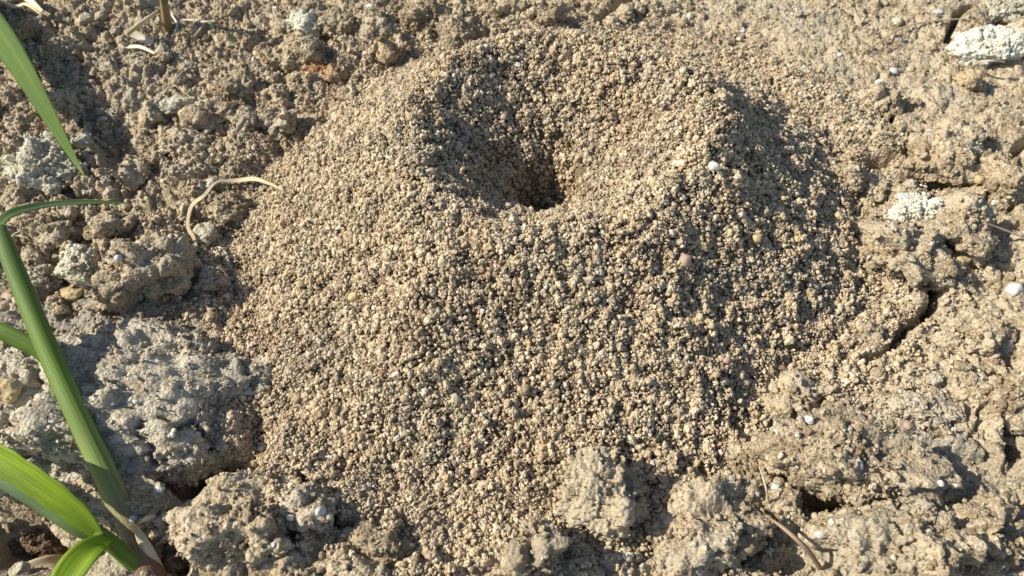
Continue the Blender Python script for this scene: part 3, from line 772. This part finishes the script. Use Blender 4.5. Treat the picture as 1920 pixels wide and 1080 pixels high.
PEB = [
 (1480, 126, 17, 13, M_WHITE, 'bright white pebble beside a smaller one on the smooth soil'),
 (1508, 127, 9, 7, M_WHITE, 'tiny white grain right beside the bright white pebble'),
 (1390, 118, 12, 14, M_TANST, 'creamy oval pebble near the upper right foot of the ant hill'),
 (1650, 154, 18, 10, M_WHITE, 'flat white pebble in front of a dark shadowed crumb on smooth soil'),
 (1675, 133, 22, 15, M_GREYST, 'greyish translucent pebble behind the flat white pebble'),
 (1392, 57, 10, 9, M_WHITE, 'white grain lying alone in the soil behind the ant hill'),
 (1573, 103, 12, 8, M_WHITE, 'dull white grain between two small clods on smooth soil'),
 (1530, 72, 18, 15, M_TANST, 'round tan pebble in a small hollow on smooth soil'),
 (1495, 156, 20, 15, M_TANST, 'flat tan pebble in the shadow of the ant hill'),
 (1573, 181, 11, 10, M_GREYST, 'round pale grey pebble below the fine root hairs'),
 (1503, 177, 12, 11, M_GREYST, 'small grey pebble among fine root hairs'),
 (1629, 240, 15, 12, M_GREYST, 'dull white pebble in the grey soil right of the ant hill'),
 (1690, 229, 9, 7, M_WHITE, 'small shiny white grain by a short crack'),
 (1760, 22, 16, 7, M_GREYST, 'flat lilac grey pebble before the chalky white clod'),
 (1835, 336, 20, 16, M_YEL, 'pale yellow pebble at the long crack'),
 (972, 128, 10, 12, M_WHITE, 'white oval grain on the inner far wall of the crater'),
 (1337, 318, 22, 18, M_WHITE, 'large creamy white grain on the right rim of the crater'),
 (1168, 513, 18, 13, M_WHITE, 'bright white grain on the front slope of the ant hill'),
 (1024, 543, 8, 8, M_WHITE, 'tiny white grain in the middle of the front slope'),
 (665, 563, 18, 20, M_YEL, 'yellow sandstone grain on the left slope of the ant hill'),
 (815, 145, 15, 13, M_YEL, 'yellow grain on the far left rim of the ant hill'),
 (840, 588, 15, 13, M_YEL, 'pale yellow grain above a shaded streak on the front slope'),
 (1282, 492, 24, 27, M_PINK, 'smooth pinkish brown pebble on the right front slope'),
 (917, 468, 18, 20, M_YEL, 'ochre grain a little below the crater lip'),
 (760, 752, 16, 16, M_PINK, 'pinkish brown grain low on the front left slope'),
 (1362, 682, 18, 16, M_PINK, 'brown pebble low on the right front slope'),
 (1398, 720, 16, 14, M_TANST, 'pale tan pebble on the right foot of the front slope'),
 (615, 858, 14, 14, M_WHITE, 'whitish grain at the front left foot of the ant hill'),
 (905, 588, 9, 10, M_WHITE, 'small white grain beside a stalk bit on the front slope'),
 (1417, 268, 13, 12, M_YEL, 'yellow grain on the right outer slope'),
 (1416, 452, 18, 14, M_YEL, 'golden grain on the shaded right slope'),
 (988, 628, 18, 11, M_BLACK, 'dark bluish seed husk lying on the front slope'),
 (1900, 546, 28, 24, M_WHITE, 'very bright white stone at the end of the flat clod'),
 (1797, 489, 44, 23, M_YEL, 'long yellow pebble under the square tan block'),
 (1612, 870, 13, 18, M_WHITE, 'white grain on top of the largest clod'),
 (1513, 792, 20, 15, M_WHITE, 'white pebble on the ledge behind the largest clod'),
 (1700, 797, 22, 18, M_PINK, 'reddish brown pebble in the shade behind the largest clod'),
 (1418, 925, 12, 12, M_WHITE, 'white square grain near the thin upright root'),
 (1453, 913, 17, 20, M_GREYST, 'grey pebble between the thin root and the dark hollow'),
 (1560, 978, 9, 13, M_WHITE, 'white sliver at the mouth of the dark hollow'),
 (1540, 1003, 28, 16, M_GREYST, 'grey elongated pebble beside the bent twig'),
 (1404, 1032, 13, 11, M_YEL, 'golden round grain on the large crumbly clod'),
 (1765, 906, 12, 11, M_WHITE, 'white grain on the small clod beyond the largest clod'),
 (1790, 911, 11, 10, M_WHITE, 'second white grain on the small clod beyond the largest clod'),
 (1890, 828, 30, 24, M_TANST, 'pale tan rounded stone beside the crack at the flat clods'),
 (1177, 1044, 16, 15, M_WHITE, 'white pebble touching a hair thin dark stalk'),
 (950, 1010, 12, 14, M_TANST, 'beige rounded grain at the front foot of the ant hill'),
 (1090, 1052, 24, 14, M_TANST, 'flat beige pebble in front of the squarish block'),
 (695, 13, 15, 12, M_WHITE, 'white pebble in the soil far behind the ant hill'),
 (370, 391, 9, 9, M_WHITE, 'tiny white grain inside the curl of dry straw'),
 (300, 917, 17, 13, M_WHITE, 'oval white pebble on the block behind the shoot'),
 (248, 975, 18, 14, M_GREYST, 'dull grey pebble low on the block behind the shoot'),
 (468, 781, 15, 12, M_GREYST, 'bluish white pebble at the edge of the grey slab'),
 (97, 790, 14, 11, M_WHITE, 'white pebble on the grey slab behind the green stem'),
 (255, 753, 13, 9, M_GREYST, 'flat whitish pebble on the grey slab'),
 (210, 757, 12, 8, M_WHITE, 'small white grain in the centre of the grey slab'),
 (371, 825, 20, 14, M_YEL, 'ochre fleck of stone on the sunlit knob of the slab'),
 (600, 960, 18, 22, M_GREYST, 'pale egg shaped pebble in front of the grey clod'),
 (545, 970, 12, 11, M_WHITE, 'white grain beside the block with the red fleck'),
 (462, 976, 12, 12, M_PINK, 'tiny red fleck of stone in the rough block'),
 (12, 738, 54, 48, M_YEL, 'amber brown stone beside the grey slab under the green leaf'),
 (140, 552, 42, 20, M_YEL, 'translucent yellowish stone in front of the small pale creamy clod'),
 (222, 482, 16, 16, M_GREYST, 'whitish stone in the broad tan crumbly heap'),
 (1118, 397, 11, 17, M_TANST, 'tan seed with a dark tip on the crater front lip'),
]
LANDMARKS = [(*at(q[0], q[1])[:2], q[-1]) for q in CLODS + PEB if len(q[-1].split()) <= 11 and 'slope' not in q[-1] and 'crater' not in q[-1]]
# many small clods that only their place tells apart, larger ones first
regions = [(0, 660, 0, 590, 120, 'small knobbly tan clod in the crumbly soil around straw and green blades', 'small clods in the crumbly soil beside the straw'),
           (660, 1300, 0, 130, 26, 'small tan clod in the soil behind the ant hill', 'small clods behind the ant hill'),
           (1250, 1920, 0, 330, 34, 'small tan clod on the smooth soil around the white pebbles', 'small clods around the white pebbles'),
           (1580, 1920, 330, 760, 40, 'small tan clod among the cracks and the yellow pebble', 'small clods among the cracks'),
           (0, 480, 600, 1080, 26, 'small grey clod on the slab around the green shoot', 'small clods on the grey slab'),
           (560, 1920, 900, 1080, 44, 'small tan clod in front of the ant hill', 'small clods in front of the ant hill')]
for x0, x1, y0, y1, cnt, _, _ in regions:
    made = 0
    while made < cnt:
        px, py = random.uniform(x0, x1), random.uniform(y0, y1)
        p = hit(px, py)
        rr = math.hypot(p[0] - MC[0], p[1] - MC[1]) / float(base_r(np.array([math.atan2(p[1] - MC[1], p[0] - MC[0])]))[0])
        if rr < 1.08: continue
        w = random.choice((14, 16, 18, 20, 24, 28, 34))
        if x0 == 1250: w = min(w, 20)
        mt = random.choices((M_CLOD, M_GREY, M_PALE), (10, 2, 1))[0] if x0 else random.choices((M_CLOD, M_GREY, M_PALE), (10, 3, 1))[0]
        if y0 == 600: mt = M_GREY
        near = min(LANDMARKS, key=lambda q: (q[0] - p[0]) ** 2 + (q[1] - p[1]) ** 2)
        lb = 'small %s clod beside the %s' % ({M_CLOD: 'tan', M_GREY: 'greyish', M_PALE: 'pale'}[mt], near[2])
        gp = 'small clods on the dry soil'
        clod(px, py, w, w * random.uniform(.75, 1.05), mt, random.choice(('knob', 'knob', 'block')), lb, gp, seed=200 + random.randrange(9), sink=0.38)
        made += 1

# ------------------------------------------------------------------ pebbles and single odd grains
bpy.context.view_layer.update()
BODIES = [(o, o.matrix_world.inverted()) for o in COL.objects if o.type == 'MESH' and o.get('category') in ('clod', 'stone')]
def cast(org, d, best):                       # nearest clod along a ray, else the soil or sand point given
    org, d = Vector(org), Vector(d)
    bt = (Vector(best) - org).length
    for o, inv in BODIES:
        c = (o.matrix_world.translation - org); t = c.dot(d)
        if (c - d * t).length > .045: continue
        ok, loc, _, _ = o.ray_cast(inv @ org, (inv.to_3x3() @ d).normalized())
        if ok:
            w = o.matrix_world @ loc; L = (w - org).length
            if L < bt: bt, best = L, w
    return np.array(Vector(best)[:]) / CM
def hit2(px, py):
    return cast(CAMP * CM, Vector(ray(px, py)).normalized(), hit(px, py) * CM)
def top(x, y):
    z = float(surf(np.array([x]), np.array([y]))[0])
    return cast((x * CM, y * CM, .1), (0, 0, -1), (x * CM, y * CM, z * CM))[2]
PM = {}
for k, (px, py, w, h, mt, lb) in enumerate(PEB):
    big = w > 30
    key = (k % 8, big)
    if key not in PM:
        V, F = lump(300 + k, 5 if big else 3, 0.34, (1, 1, 1), 0.12, 9, 0.05 if big else 0.0)
        PM[key] = mesh_np('pebble', V, F, M_WHITE)
    p = hit2(px, py); u = px_size(p)
    nm = 'seed' if 'seed' in lb else 'pebble'
    o = obj(nm, PM[key], label=lb, cat=nm if nm == 'seed' else 'pebble')
    rx, rz = w * u * .5, h * u * .5
    o.location = Vector((p[0], p[1], p[2] + rz * (.3 if w > 25 else -.05) + (.085 if mound_h(p[:1], p[1:2])[0] > bil(p[:1], p[1:2])[0] else 0))) * CM
    o.scale = (rx, max(rz, .6 * rx), rz)
    o.rotation_euler = (random.uniform(-.3, .3), random.uniform(-.3, .3), random.uniform(-.3, .3))
    o.material_slots[0].link = 'OBJECT'; o.material_slots[0].material = mt
    if 'dark tip' in lb:
        V, F = lump(333, 2, .1)
        t = obj('dark_tip', mesh_np('dark_tip', V * np.array([.5, .5, .42]) + np.array([.1, .5, .75]), F, M_BLACK), o)

# ------------------------------------------------------------------ plants: stems, blades, straw
def plant_material(name, stops, veins=26.0, vein_amt=0.35, transl=0.35, rough=0.6, patch=0.0):
    m, nt, b = nmat(name)
    uv = N(nt, 'ShaderNodeUVMap'); sx = N(nt, 'ShaderNodeSeparateXYZ'); nt.links.new(uv.outputs[0], sx.inputs[0])
    c = ramp(nt, sx.outputs['Y'], stops).outputs[0]
    n = N(nt, 'ShaderNodeTexNoise', noise_dimensions='2D', **{'Scale': 1.0, 'Detail': 3.0})
    mp = N(nt, 'ShaderNodeMapping'); mp.inputs['Scale'].default_value = (veins, 1.2, 1); nt.links.new(uv.outputs[0], mp.inputs[0]); nt.links.new(mp.outputs[0], n.inputs['Vector'])
    r = ramp(nt, n.outputs[0], [(0.3, (1 - vein_amt,) * 3), (0.7, (1 + vein_amt,) * 3)])
    c = mix(nt, 1.0, c, r.outputs[0], 'MULTIPLY')
    n2 = N(nt, 'ShaderNodeTexNoise', noise_dimensions='2D', **{'Scale': 3.0, 'Detail': 4.0}); nt.links.new(uv.outputs[0], n2.inputs['Vector'])
    r2 = ramp(nt, n2.outputs[0], [(0.3, (.82, .84, .80)), (0.7, (1.12, 1.1, 1.1))])
    c = mix(nt, 1.0, c, r2.outputs[0], 'MULTIPLY')
    n3 = N(nt, 'ShaderNodeTexNoise', **{'Scale': 700.0, 'Detail': 6.0, 'Roughness': .75}); g3 = N(nt, 'ShaderNodeNewGeometry'); nt.links.new(g3.outputs['Position'], n3.inputs['Vector'])
    r3 = ramp(nt, n3.outputs[0], [(0.58, (0, 0, 0)), (0.78, (.3, .3, .3))])
    c = mix(nt, r3.outputs[0], c, (0.36, 0.30, 0.20))
    nt.links.new(c, b.inputs['Base Color']); b.inputs['Roughness'].default_value = rough; b.inputs['Specular IOR Level'].default_value = 0.25
    bp = N(nt, 'ShaderNodeBump', **{'Strength': 0.3, 'Distance': 0.0002}); nt.links.new(n.outputs[0], bp.inputs['Height']); nt.links.new(bp.outputs[0], b.inputs['Normal'])
    if transl:
        tr = N(nt, 'ShaderNodeBsdfTranslucent')
        tc = mix(nt, 1.0, c, (1.5, 1.6, 0.55), 'MULTIPLY'); nt.links.new(tc, tr.inputs['Color'])
        ms = N(nt, 'ShaderNodeMixShader'); ms.inputs[0].default_value = transl
        nt.links.new(b.outputs[0], ms.inputs[1]); nt.links.new(tr.outputs[0], ms.inputs[2])
        nt.links.new(ms.outputs[0], nt.nodes['Material Output'].inputs['Surface'])
    return m
GR = (0.10, 0.178, 0.024); GR2 = (0.10, 0.18, 0.025); GB = (0.095, 0.15, 0.036)
M_STEM = plant_material('green_stem', [(0.0, (0.20, 0.10, 0.07)), (0.10, (0.25, 0.15, 0.09)), (0.20, (0.24, 0.22, 0.10)), (0.32, (0.17, 0.235, 0.06)), (0.6, GR), (1.0, GB)], 30, .28, .12)
M_BLADE = plant_material('green_blade', [(0.0, GR), (0.5, GR2), (0.95, GR), (1.0, (0.25, 0.24, 0.08))], 34, .22, .40)
M_BLADE_Y = plant_material('backlit_young_blade', [(0.0, (0.16, 0.25, 0.02)), (0.3, (0.26, 0.37, 0.025)), (0.7, (0.22, 0.33, 0.03)), (1.0, GR)], 24, .25, .5)  # yellow-green colour also carries the blade's backlit glow
M_BLADE_G = plant_material('grey_green_blade', [(0.0, GB), (0.5, (0.10, 0.17, 0.07)), (1.0, (0.16, 0.22, 0.06))], 26, .2, .25)
M_STRAW = plant_material('dry_straw', [(0.0, (0.42, 0.33, 0.20)), (0.5, (0.64, 0.55, 0.37)), (1.0, (0.52, 0.42, 0.26))], 14, .22, .12, .55)
M_STRAW_W = plant_material('bleached_straw', [(0.0, (0.66, 0.59, 0.43)), (0.5, (0.80, 0.75, 0.59)), (1.0, (0.68, 0.60, 0.43))], 14, .18, .12, .5)
M_TWIG = plant_material('brown_twig', [(0.0, (0.25, 0.18, 0.11)), (0.5, (0.33, 0.25, 0.16)), (1.0, (0.24, 0.17, 0.10))], 10, .3, 0, .8)
M_ROOT = plant_material('pale_root', [(0.0, (0.42, 0.34, 0.22)), (1.0, (0.50, 0.42, 0.29))], 8, .2, 0, .8)
M_STUB = plant_material('stub_stem', [(0.0, (0.26, 0.18, 0.10)), (0.42, (0.27, 0.20, 0.11)), (0.55, (0.08, 0.13, 0.05)), (1.0, (0.07, 0.12, 0.055))], 16, .25, .1)
def spline(P, n):
    P = np.asarray(P, float); m = len(P)
    d = np.concatenate([[0], np.cumsum(np.maximum(np.linalg.norm(np.diff(P[:, :3], axis=0), axis=1), 1e-4))])
    t = np.linspace(0, d[-1], n)
    Q = np.zeros((n, P.shape[1]))
    tang = np.zeros_like(P)
    for i in range(m):
        a, b = max(i - 1, 0), min(i + 1, m - 1)
        tang[i] = (P[b] - P[a]) / (d[b] - d[a])
    for k, tv in enumerate(t):
        i = min(np.searchsorted(d, tv, 'right') - 1, m - 2); L = d[i + 1] - d[i]; s = (tv - d[i]) / L
        h00, h10, h01_, h11 = 2 * s**3 - 3 * s**2 + 1, s**3 - 2 * s**2 + s, -2 * s**3 + 3 * s**2, s**3 - s**2
        Q[k] = h00 * P[i] + h10 * L * tang[i] + h01_ * P[i + 1] + h11 * L * tang[i + 1]
    return Q
def frames(C, hint):
    T = np.gradient(C, axis=0); T /= np.linalg.norm(T, axis=1)[:, None]
    hint = np.asarray(hint, float)
    if hint.ndim == 1: hint = np.repeat(hint[None], len(C), 0)
    S = np.cross(T, hint); S /= np.maximum(np.linalg.norm(S, axis=1), 1e-6)[:, None]
    return T, S, np.cross(S, T)
def blade(name, pts, hint, mat, parent=None, thick=0.025, fold=0.25, n=48, twist=0.0, ribs=9, org=None, wave=0.0, **kw):
    """closed thin solid: pts rows x, y, z, width (cm)"""
    Q = spline(pts, n); C = Q[:, :3]; W = np.maximum(Q[:, 3], 0.008)
    T, S, U = frames(C, hint)
    if twist:
        a = np.linspace(0, twist, n)[:, None]; S, U = S * np.cos(a) + U * np.sin(a), U * np.cos(a) - S * np.sin(a)
    s = np.linspace(-1, 1, ribs)
    prof = np.concatenate([np.stack([s, fold * np.abs(s) ** 1.3], 1), np.stack([s[::-1], fold * np.abs(s[::-1]) ** 1.3], 1)])
    isb = np.concatenate([np.zeros(ribs), np.ones(ribs)])
    edge = 1 - np.abs(prof[:, 0]) ** 6 * .8
    V, UV = [], []
    for k in range(n):
        w = W[k] * .5 * (1 + wave * math.sin(k * .9) * .3)
        th = min(thick, W[k] * .35) * edge * np.where(isb > 0, -0.5, 0.5)
        V.append(C[k] + S[k] * (prof[:, :1] * w) + U[k] * (prof[:, 1:] * w + th[:, None]))
        UV.append(np.stack([(prof[:, 0] + 1) * .5, np.full(len(prof), k / (n - 1))], 1))
    V = np.concatenate(V); UV = np.concatenate(UV); m = len(prof)
    F = grid_faces(n, m, True)
    cap = [[0, i, i + 1, m - 1 - i] if False else [i, i + 1, 2 * ribs - 2 - i, 2 * ribs - 1 - i] for i in range(ribs - 1)]
    e = (n - 1) * m
    F = np.concatenate([F, np.array(cap)[:, ::-1], np.array(cap) + e])
    org = np.zeros(3) if org is None else np.asarray(org)
    return obj(name, mesh_np(name, V - org, F, mat, True, UV), parent, loc=None if parent else org, **kw)
def tube(name, pts, mat, parent=None, n=40, seg=14, flat=1.0, hint=(0, 0, 1), org=None, bump=0.0, seed=0, **kw):
    Q = spline(pts, n); C = Q[:, :3]; R = np.maximum(Q[:, 3] * .5, .004)
    T, S, U = frames(C, hint)
    a = np.linspace(0, 2 * np.pi, seg, endpoint=False)
    if bump: R = R * (1 + bump * vnoise(np.linspace(0, n * .35, n), np.full(n, seed + .5), None, seed))
    V = C[:, None] + S[:, None] * (np.cos(a)[None, :, None] * R[:, None, None]) + U[:, None] * (np.sin(a)[None, :, None] * R[:, None, None] * flat)
    UV = np.stack(np.broadcast_arrays(np.abs(np.linspace(-1, 1, seg, endpoint=False))[None], np.linspace(0, 1, n)[:, None]), -1).reshape(-1, 2)
    V = V.reshape(-1, 3)
    F = [list(f) for f in grid_faces(n, seg, True)]
    org = np.zeros(3) if org is None else np.asarray(org)
    h = seg // 2
    for e, rev in ((0, True), ((n - 1) * seg, False)):
        for i in range(h - 1):
            q = [e + i, e + i + 1, e + seg - 2 - i, e + seg - 1 - i]
            F.append(q[::-1] if rev else q)
    return obj(name, mesh_np(name, V - org, np.array(F), mat, True, UV), parent, loc=None if parent else org, **kw)
def pw(px, py, z, w):                         # pixel, height and width in pixels -> row in cm
    p = at(px, py, z); return [p[0], p[1], p[2], w * px_size(p)]

VIEW = -FWD
base = hit(285, 1085)
shoot = obj('grass_shoot', None, loc=base, label='green cereal grass shoot with reddish base and several blades', cat='grass')
tube('stem', [[base[0] + .08, base[1] - .15, base[2] - .5, .48], pw(280, 1078, 0.0, 56), pw(252, 1005, 0.28, 50), pw(193, 880, 0.737, 43), pw(120, 725, 1.263, 40), pw(62, 590, 1.649, 38), pw(20, 485, 1.93, 33), pw(0, 428, 2.07, 22)],
     M_STEM, shoot, n=70, seg=20, org=base)
blade('leaf_blade', [pw(6, 470, 1.965, 16), pw(0, 424, 2.07, 22), pw(22, 401, 2.105, 19), pw(80, 385, 2.035, 12), pw(160, 379, 1.895, 10), pw(248, 381, 1.684, 1)], (-.1, -.6, .8), M_BLADE_G, shoot, fold=.3, n=50, org=base)
blade('leaf_blade', [pw(92, 690, 1.333, 14), pw(68, 657, 1.508, 32), pw(35, 640, 1.579, 34), pw(-6, 620, 1.649, 32), pw(-70, 600, 1.614, 20), pw(-110, 600, 1.544, 3)], VIEW, M_BLADE, shoot, fold=-.45, n=40, org=base)
tube('tiller', [[base[0] + .02, base[1] - .1, base[2] - .4, .36], pw(268, 1070, 0.082, 34), pw(240, 1045, 0.408, 32), pw(208, 1018, 0.816, 30), pw(186, 998, 1.102, 24)], M_STEM, shoot, n=36, seg=16, org=base)
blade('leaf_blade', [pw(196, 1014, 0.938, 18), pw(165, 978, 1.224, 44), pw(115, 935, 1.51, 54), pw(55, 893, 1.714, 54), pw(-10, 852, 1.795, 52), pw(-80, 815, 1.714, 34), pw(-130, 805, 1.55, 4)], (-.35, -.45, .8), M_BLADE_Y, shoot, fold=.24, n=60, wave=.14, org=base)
blade('leaf_blade', [pw(188, 1016, 0.775, 12), pw(140, 992, 1.02, 22), pw(80, 948, 1.224, 26), pw(10, 905, 1.387, 26), pw(-60, 870, 1.469, 16), pw(-110, 850, 1.387, 3)], (-.2, -.5, .8), M_BLADE_G, shoot, fold=.25, n=50, org=base)
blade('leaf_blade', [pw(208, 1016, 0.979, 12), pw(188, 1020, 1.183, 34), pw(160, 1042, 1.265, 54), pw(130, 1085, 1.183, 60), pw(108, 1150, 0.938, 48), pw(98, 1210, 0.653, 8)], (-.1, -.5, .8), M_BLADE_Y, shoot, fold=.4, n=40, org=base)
hb = at(-330, 250, 0.0); hb[2] = float(bil(np.array([hb[0]]), np.array([hb[1]]))[0]) - .1
lone = obj('grass', None, loc=hb, label='broad green blade hanging over the crumbly soil, tip above pale clod', cat='grass')
blade('leaf_blade', [[hb[0], hb[1], hb[2], .3], pw(-250, 90, .7, 34), pw(-150, -20, 1.0, 48), pw(-70, -10, 1.15, 56), pw(-8, 55, 1.3, 56), pw(42, 128, 1.35, 46), pw(92, 215, 1.35, 31), pw(132, 285, 1.33, 16), pw(163, 338, 1.25, 1)],
      (-.15, -.6, .8), M_BLADE, lone, fold=.09, n=70, org=hb)
blade('dry_sheath', [pw(300, 1092, -.1, 30), pw(283, 1050, .25, 26), pw(262, 1005, .55, 16), pw(250, 980, .75, 3)], (.3, -.6, .7), M_STRAW, shoot, fold=-.4, n=24, org=base)
p0 = hit(70, 1060)
blade('dry_leaf', [pw(20, 1105, p0[2] + .25, 40), pw(55, 1078, p0[2] + .4, 46), pw(95, 1058, p0[2] + .35, 34), pw(135, 1046, p0[2] + .1, 12)], (0, -.4, 1), M_STRAW, None, fold=.25, n=24, org=p0, label='dead tan leaf lying under the lowest green blade', cat='leaf')

def lay(pts, lift=0.06):                      # rows px, py, width px[, extra lift cm] laid on the surface
    R = []
    for q in pts:
        p = hit2(q[0], q[1]); u = px_size(p)
        z = max(p[2], top(p[0], p[1]))
        R.append([p[0], p[1], z + lift * .7 + (q[3] if len(q) > 3 else 0), q[2] * u])
    for k in range(1, len(R) - 1): R[k][2] = max(R[k][2], .5 * (R[k - 1][2] + R[k + 1][2]))
    return R
def straw(kind, name, pts, mat, label, cat, lift=.06, **kw):
    R = lay(pts, lift)
    if kind == 't':                           # a stiff piece: spans its high points instead of following every hollow
        t = np.linspace(0, 1, len(R)); z = np.array([r[2] for r in R]); line = z[0] + (z[-1] - z[0]) * t
        zz = line + max(0.0, float((z - line).max())) * np.sin(np.pi * t)
        R = [[*at(q[0], q[1], zk)[:2], zk, r[3]] for q, zk, r in zip(pts, zz, R)]
    o0 = np.array(R[0][:3])
    if kind == 'b': return blade(name, R, (0, -.4, 1), mat, None, fold=kw.pop('fold', .35), n=kw.pop('n', 36), org=o0, ribs=5, thick=.03, label=label, cat=cat, **kw)
    return tube(name, R, mat, None, n=kw.pop('n', 30), seg=8, org=o0, label=label, cat=cat, bump=.25, seed=int(pts[0][0]), **kw)
straw('b', 'straw', [(374, 478, 4), (368, 455, 7), (359, 440, 7), (360, 418, 7), (368, 398, 8), (386, 376, 8), (415, 361, 6), (450, 353, 9), (482, 356, 9), (510, 361, 6), (535, 365, 3)], M_STRAW, 'long dry straw curled round pale pebble at the ant hill foot', 'straw', lift=.2, n=60)
straw('b', 'straw', [(402, 467, 3), (414, 471, 10), (425, 486, 9), (433, 506, 3)], M_STRAW_W, 'short bleached straw bit below the long curled straw', 'straw', lift=.07)
straw('b', 'straw', [(240, 66, 8), (252, 72, 15), (270, 82, 15), (288, 90, 13)], M_STRAW_W, 'short white chunk of broken straw in front of the green stub', 'straw', lift=.18, fold=.5)
straw('b', 'straw', [(230, 90, 4), (245, 97, 8), (268, 100, 7), (292, 103, 5)], M_STRAW_W, 'thin bleached straw lying below the white straw chunk', 'straw')
straw('t', 'straw', [(238, 64, 9, .1), (260, 47, 9, .15), (278, 34, 8, .2), (295, 22, 6, .25)], M_STRAW, 'brownish straw leaning from white chunk to green stub', 'straw', lift=.1)
straw('t', 'straw', [(343, 37, 3), (362, 38, 4), (382, 41, 5), (405, 40, 3)], M_STRAW_W, 'thin pale straw right of the green stub', 'straw')
straw('t', 'straw', [(316, 15, 4, .2), (324, 30, 4, .15), (332, 46, 4), (324, 70, 3)], M_STRAW_W, 'bent straw thread beside the green stub', 'straw')
straw('t', 'straw', [(384, 42, 3), (376, 54, 4), (366, 66, 3)], M_STRAW, 'short slanting straw thread below the thin pale straw', 'straw')
straw('b', 'straw', [(6, -4, 12), (28, 5, 16), (55, 15, 15), (84, 30, 6)], M_STRAW_W, 'bleached broken straw with split end above the hanging blade', 'straw', lift=.2, fold=.5)
straw('b', 'straw', [(2, 4, 7), (30, 17, 8), (58, 28, 7), (80, 33, 3)], M_STRAW, 'tan straw lying under the bleached split straw', 'straw', lift=.08)
straw('b', 'straw', [(-4, 990, 12), (10, 982, 10), (24, 990, 9), (28, 1008, 6)], M_STRAW, 'curled dry leaf scrap in the dark hollow', 'straw', lift=.3)
straw('t', 'twig', [(1440, 970, 4), (1462, 985, 7), (1490, 1008, 9), (1515, 1033, 10), (1538, 1066, 8)], M_TWIG, 'bent brown twig lying in front of the ant hill', 'twig', lift=.08)
straw('t', 'twig', [(772, 1082, 7), (778, 1060, 8), (786, 1034, 8)], M_TWIG, 'short upright twig at the front foot of the ant hill', 'twig', lift=.1)
straw('t', 'twig', [(1087, 602, 5), (1100, 592, 6), (1118, 580, 4)], M_TWIG, 'tiny stalk piece on the front slope', 'twig', lift=.09)
straw('t', 'twig', [(917, 570, 4), (924, 580, 5), (931, 590, 4)], M_TWIG, 'tiny stalk bit left of the dark seed husk', 'twig', lift=.09)
straw('t', 'twig', [(1165, 1078, 3), (1168, 1062, 3), (1178, 1050, 3)], M_TWIG, 'hair thin dark stalk touching a white pebble', 'twig')
straw('t', 'root', [(1424, 875, 4), (1431, 895, 4), (1437, 918, 4), (1441, 942, 5)], M_ROOT, 'thin upright root at the right front foot of the ant hill', 'root')
straw('t', 'root', [(1618, 98, 3), (1650, 78, 3), (1685, 55, 3), (1715, 45, 3), (1752, 39, 3), (1812, 35, 2)], M_ROOT, 'long thread root running to the chalky white clod', 'root', n=60)
straw('t', 'root', [(1822, 126, 4), (1838, 116, 4), (1858, 114, 4), (1884, 117, 2)], M_ROOT, 'short root in front of the chalky white clod', 'root')
straw('t', 'root', [(1888, 48, 3), (1905, 52, 4), (1922, 62, 3)], M_ROOT, 'root end right of the chalky white clod', 'root')
straw('t', 'root', [(1846, 418, 3), (1880, 430, 4), (1922, 446, 3)], M_ROOT, 'straight thin root beside the square tan block', 'root')
straw('t', 'root', [(1565, 148, 2), (1562, 175, 2), (1550, 195, 2), (1535, 215, 2)], M_ROOT, 'fine root hair in the shade right of the ant hill', 'root')
straw('t', 'root', [(1485, 205, 2), (1492, 180, 2), (1508, 182, 3), (1520, 200, 2)], M_ROOT, 'curved root hair near small grey pebble', 'root')
straw('t', 'root', [(18, 450, 3, .1), (28, 438, 3, .2), (42, 434, 3, .2), (62, 436, 2)], M_ROOT, 'pale arched rootlet behind the green stem', 'root')
straw('b', 'shred', [(747, 100, 7, .15), (752, 108, 5, .15), (752, 120, 3)], M_STRAW_W, 'tiny white shred standing behind the ant hill', 'straw', lift=.15)
straw('t', 'straw', [(255, 985, 3, .0), (275, 972, 9), (290, 968, 7)], M_STRAW, 'tan straw stub leaning behind the reddish stem base', 'straw', lift=.2)
sb = hit(316, 58)
tube('grass_stub', [[sb[0], sb[1], sb[2] - .2, .36], pw(314, 48, sb[2] + .25, 19), pw(311, 26, sb[2] + .7, 17), pw(307, 2, sb[2] + 1.2, 14), pw(303, -30, sb[2] + 1.9, 13), pw(298, -70, sb[2] + 2.7, 9)], M_STUB, None, org=sb, n=30, label='green grass stalk rising from brown base among broken straw', cat='grass')
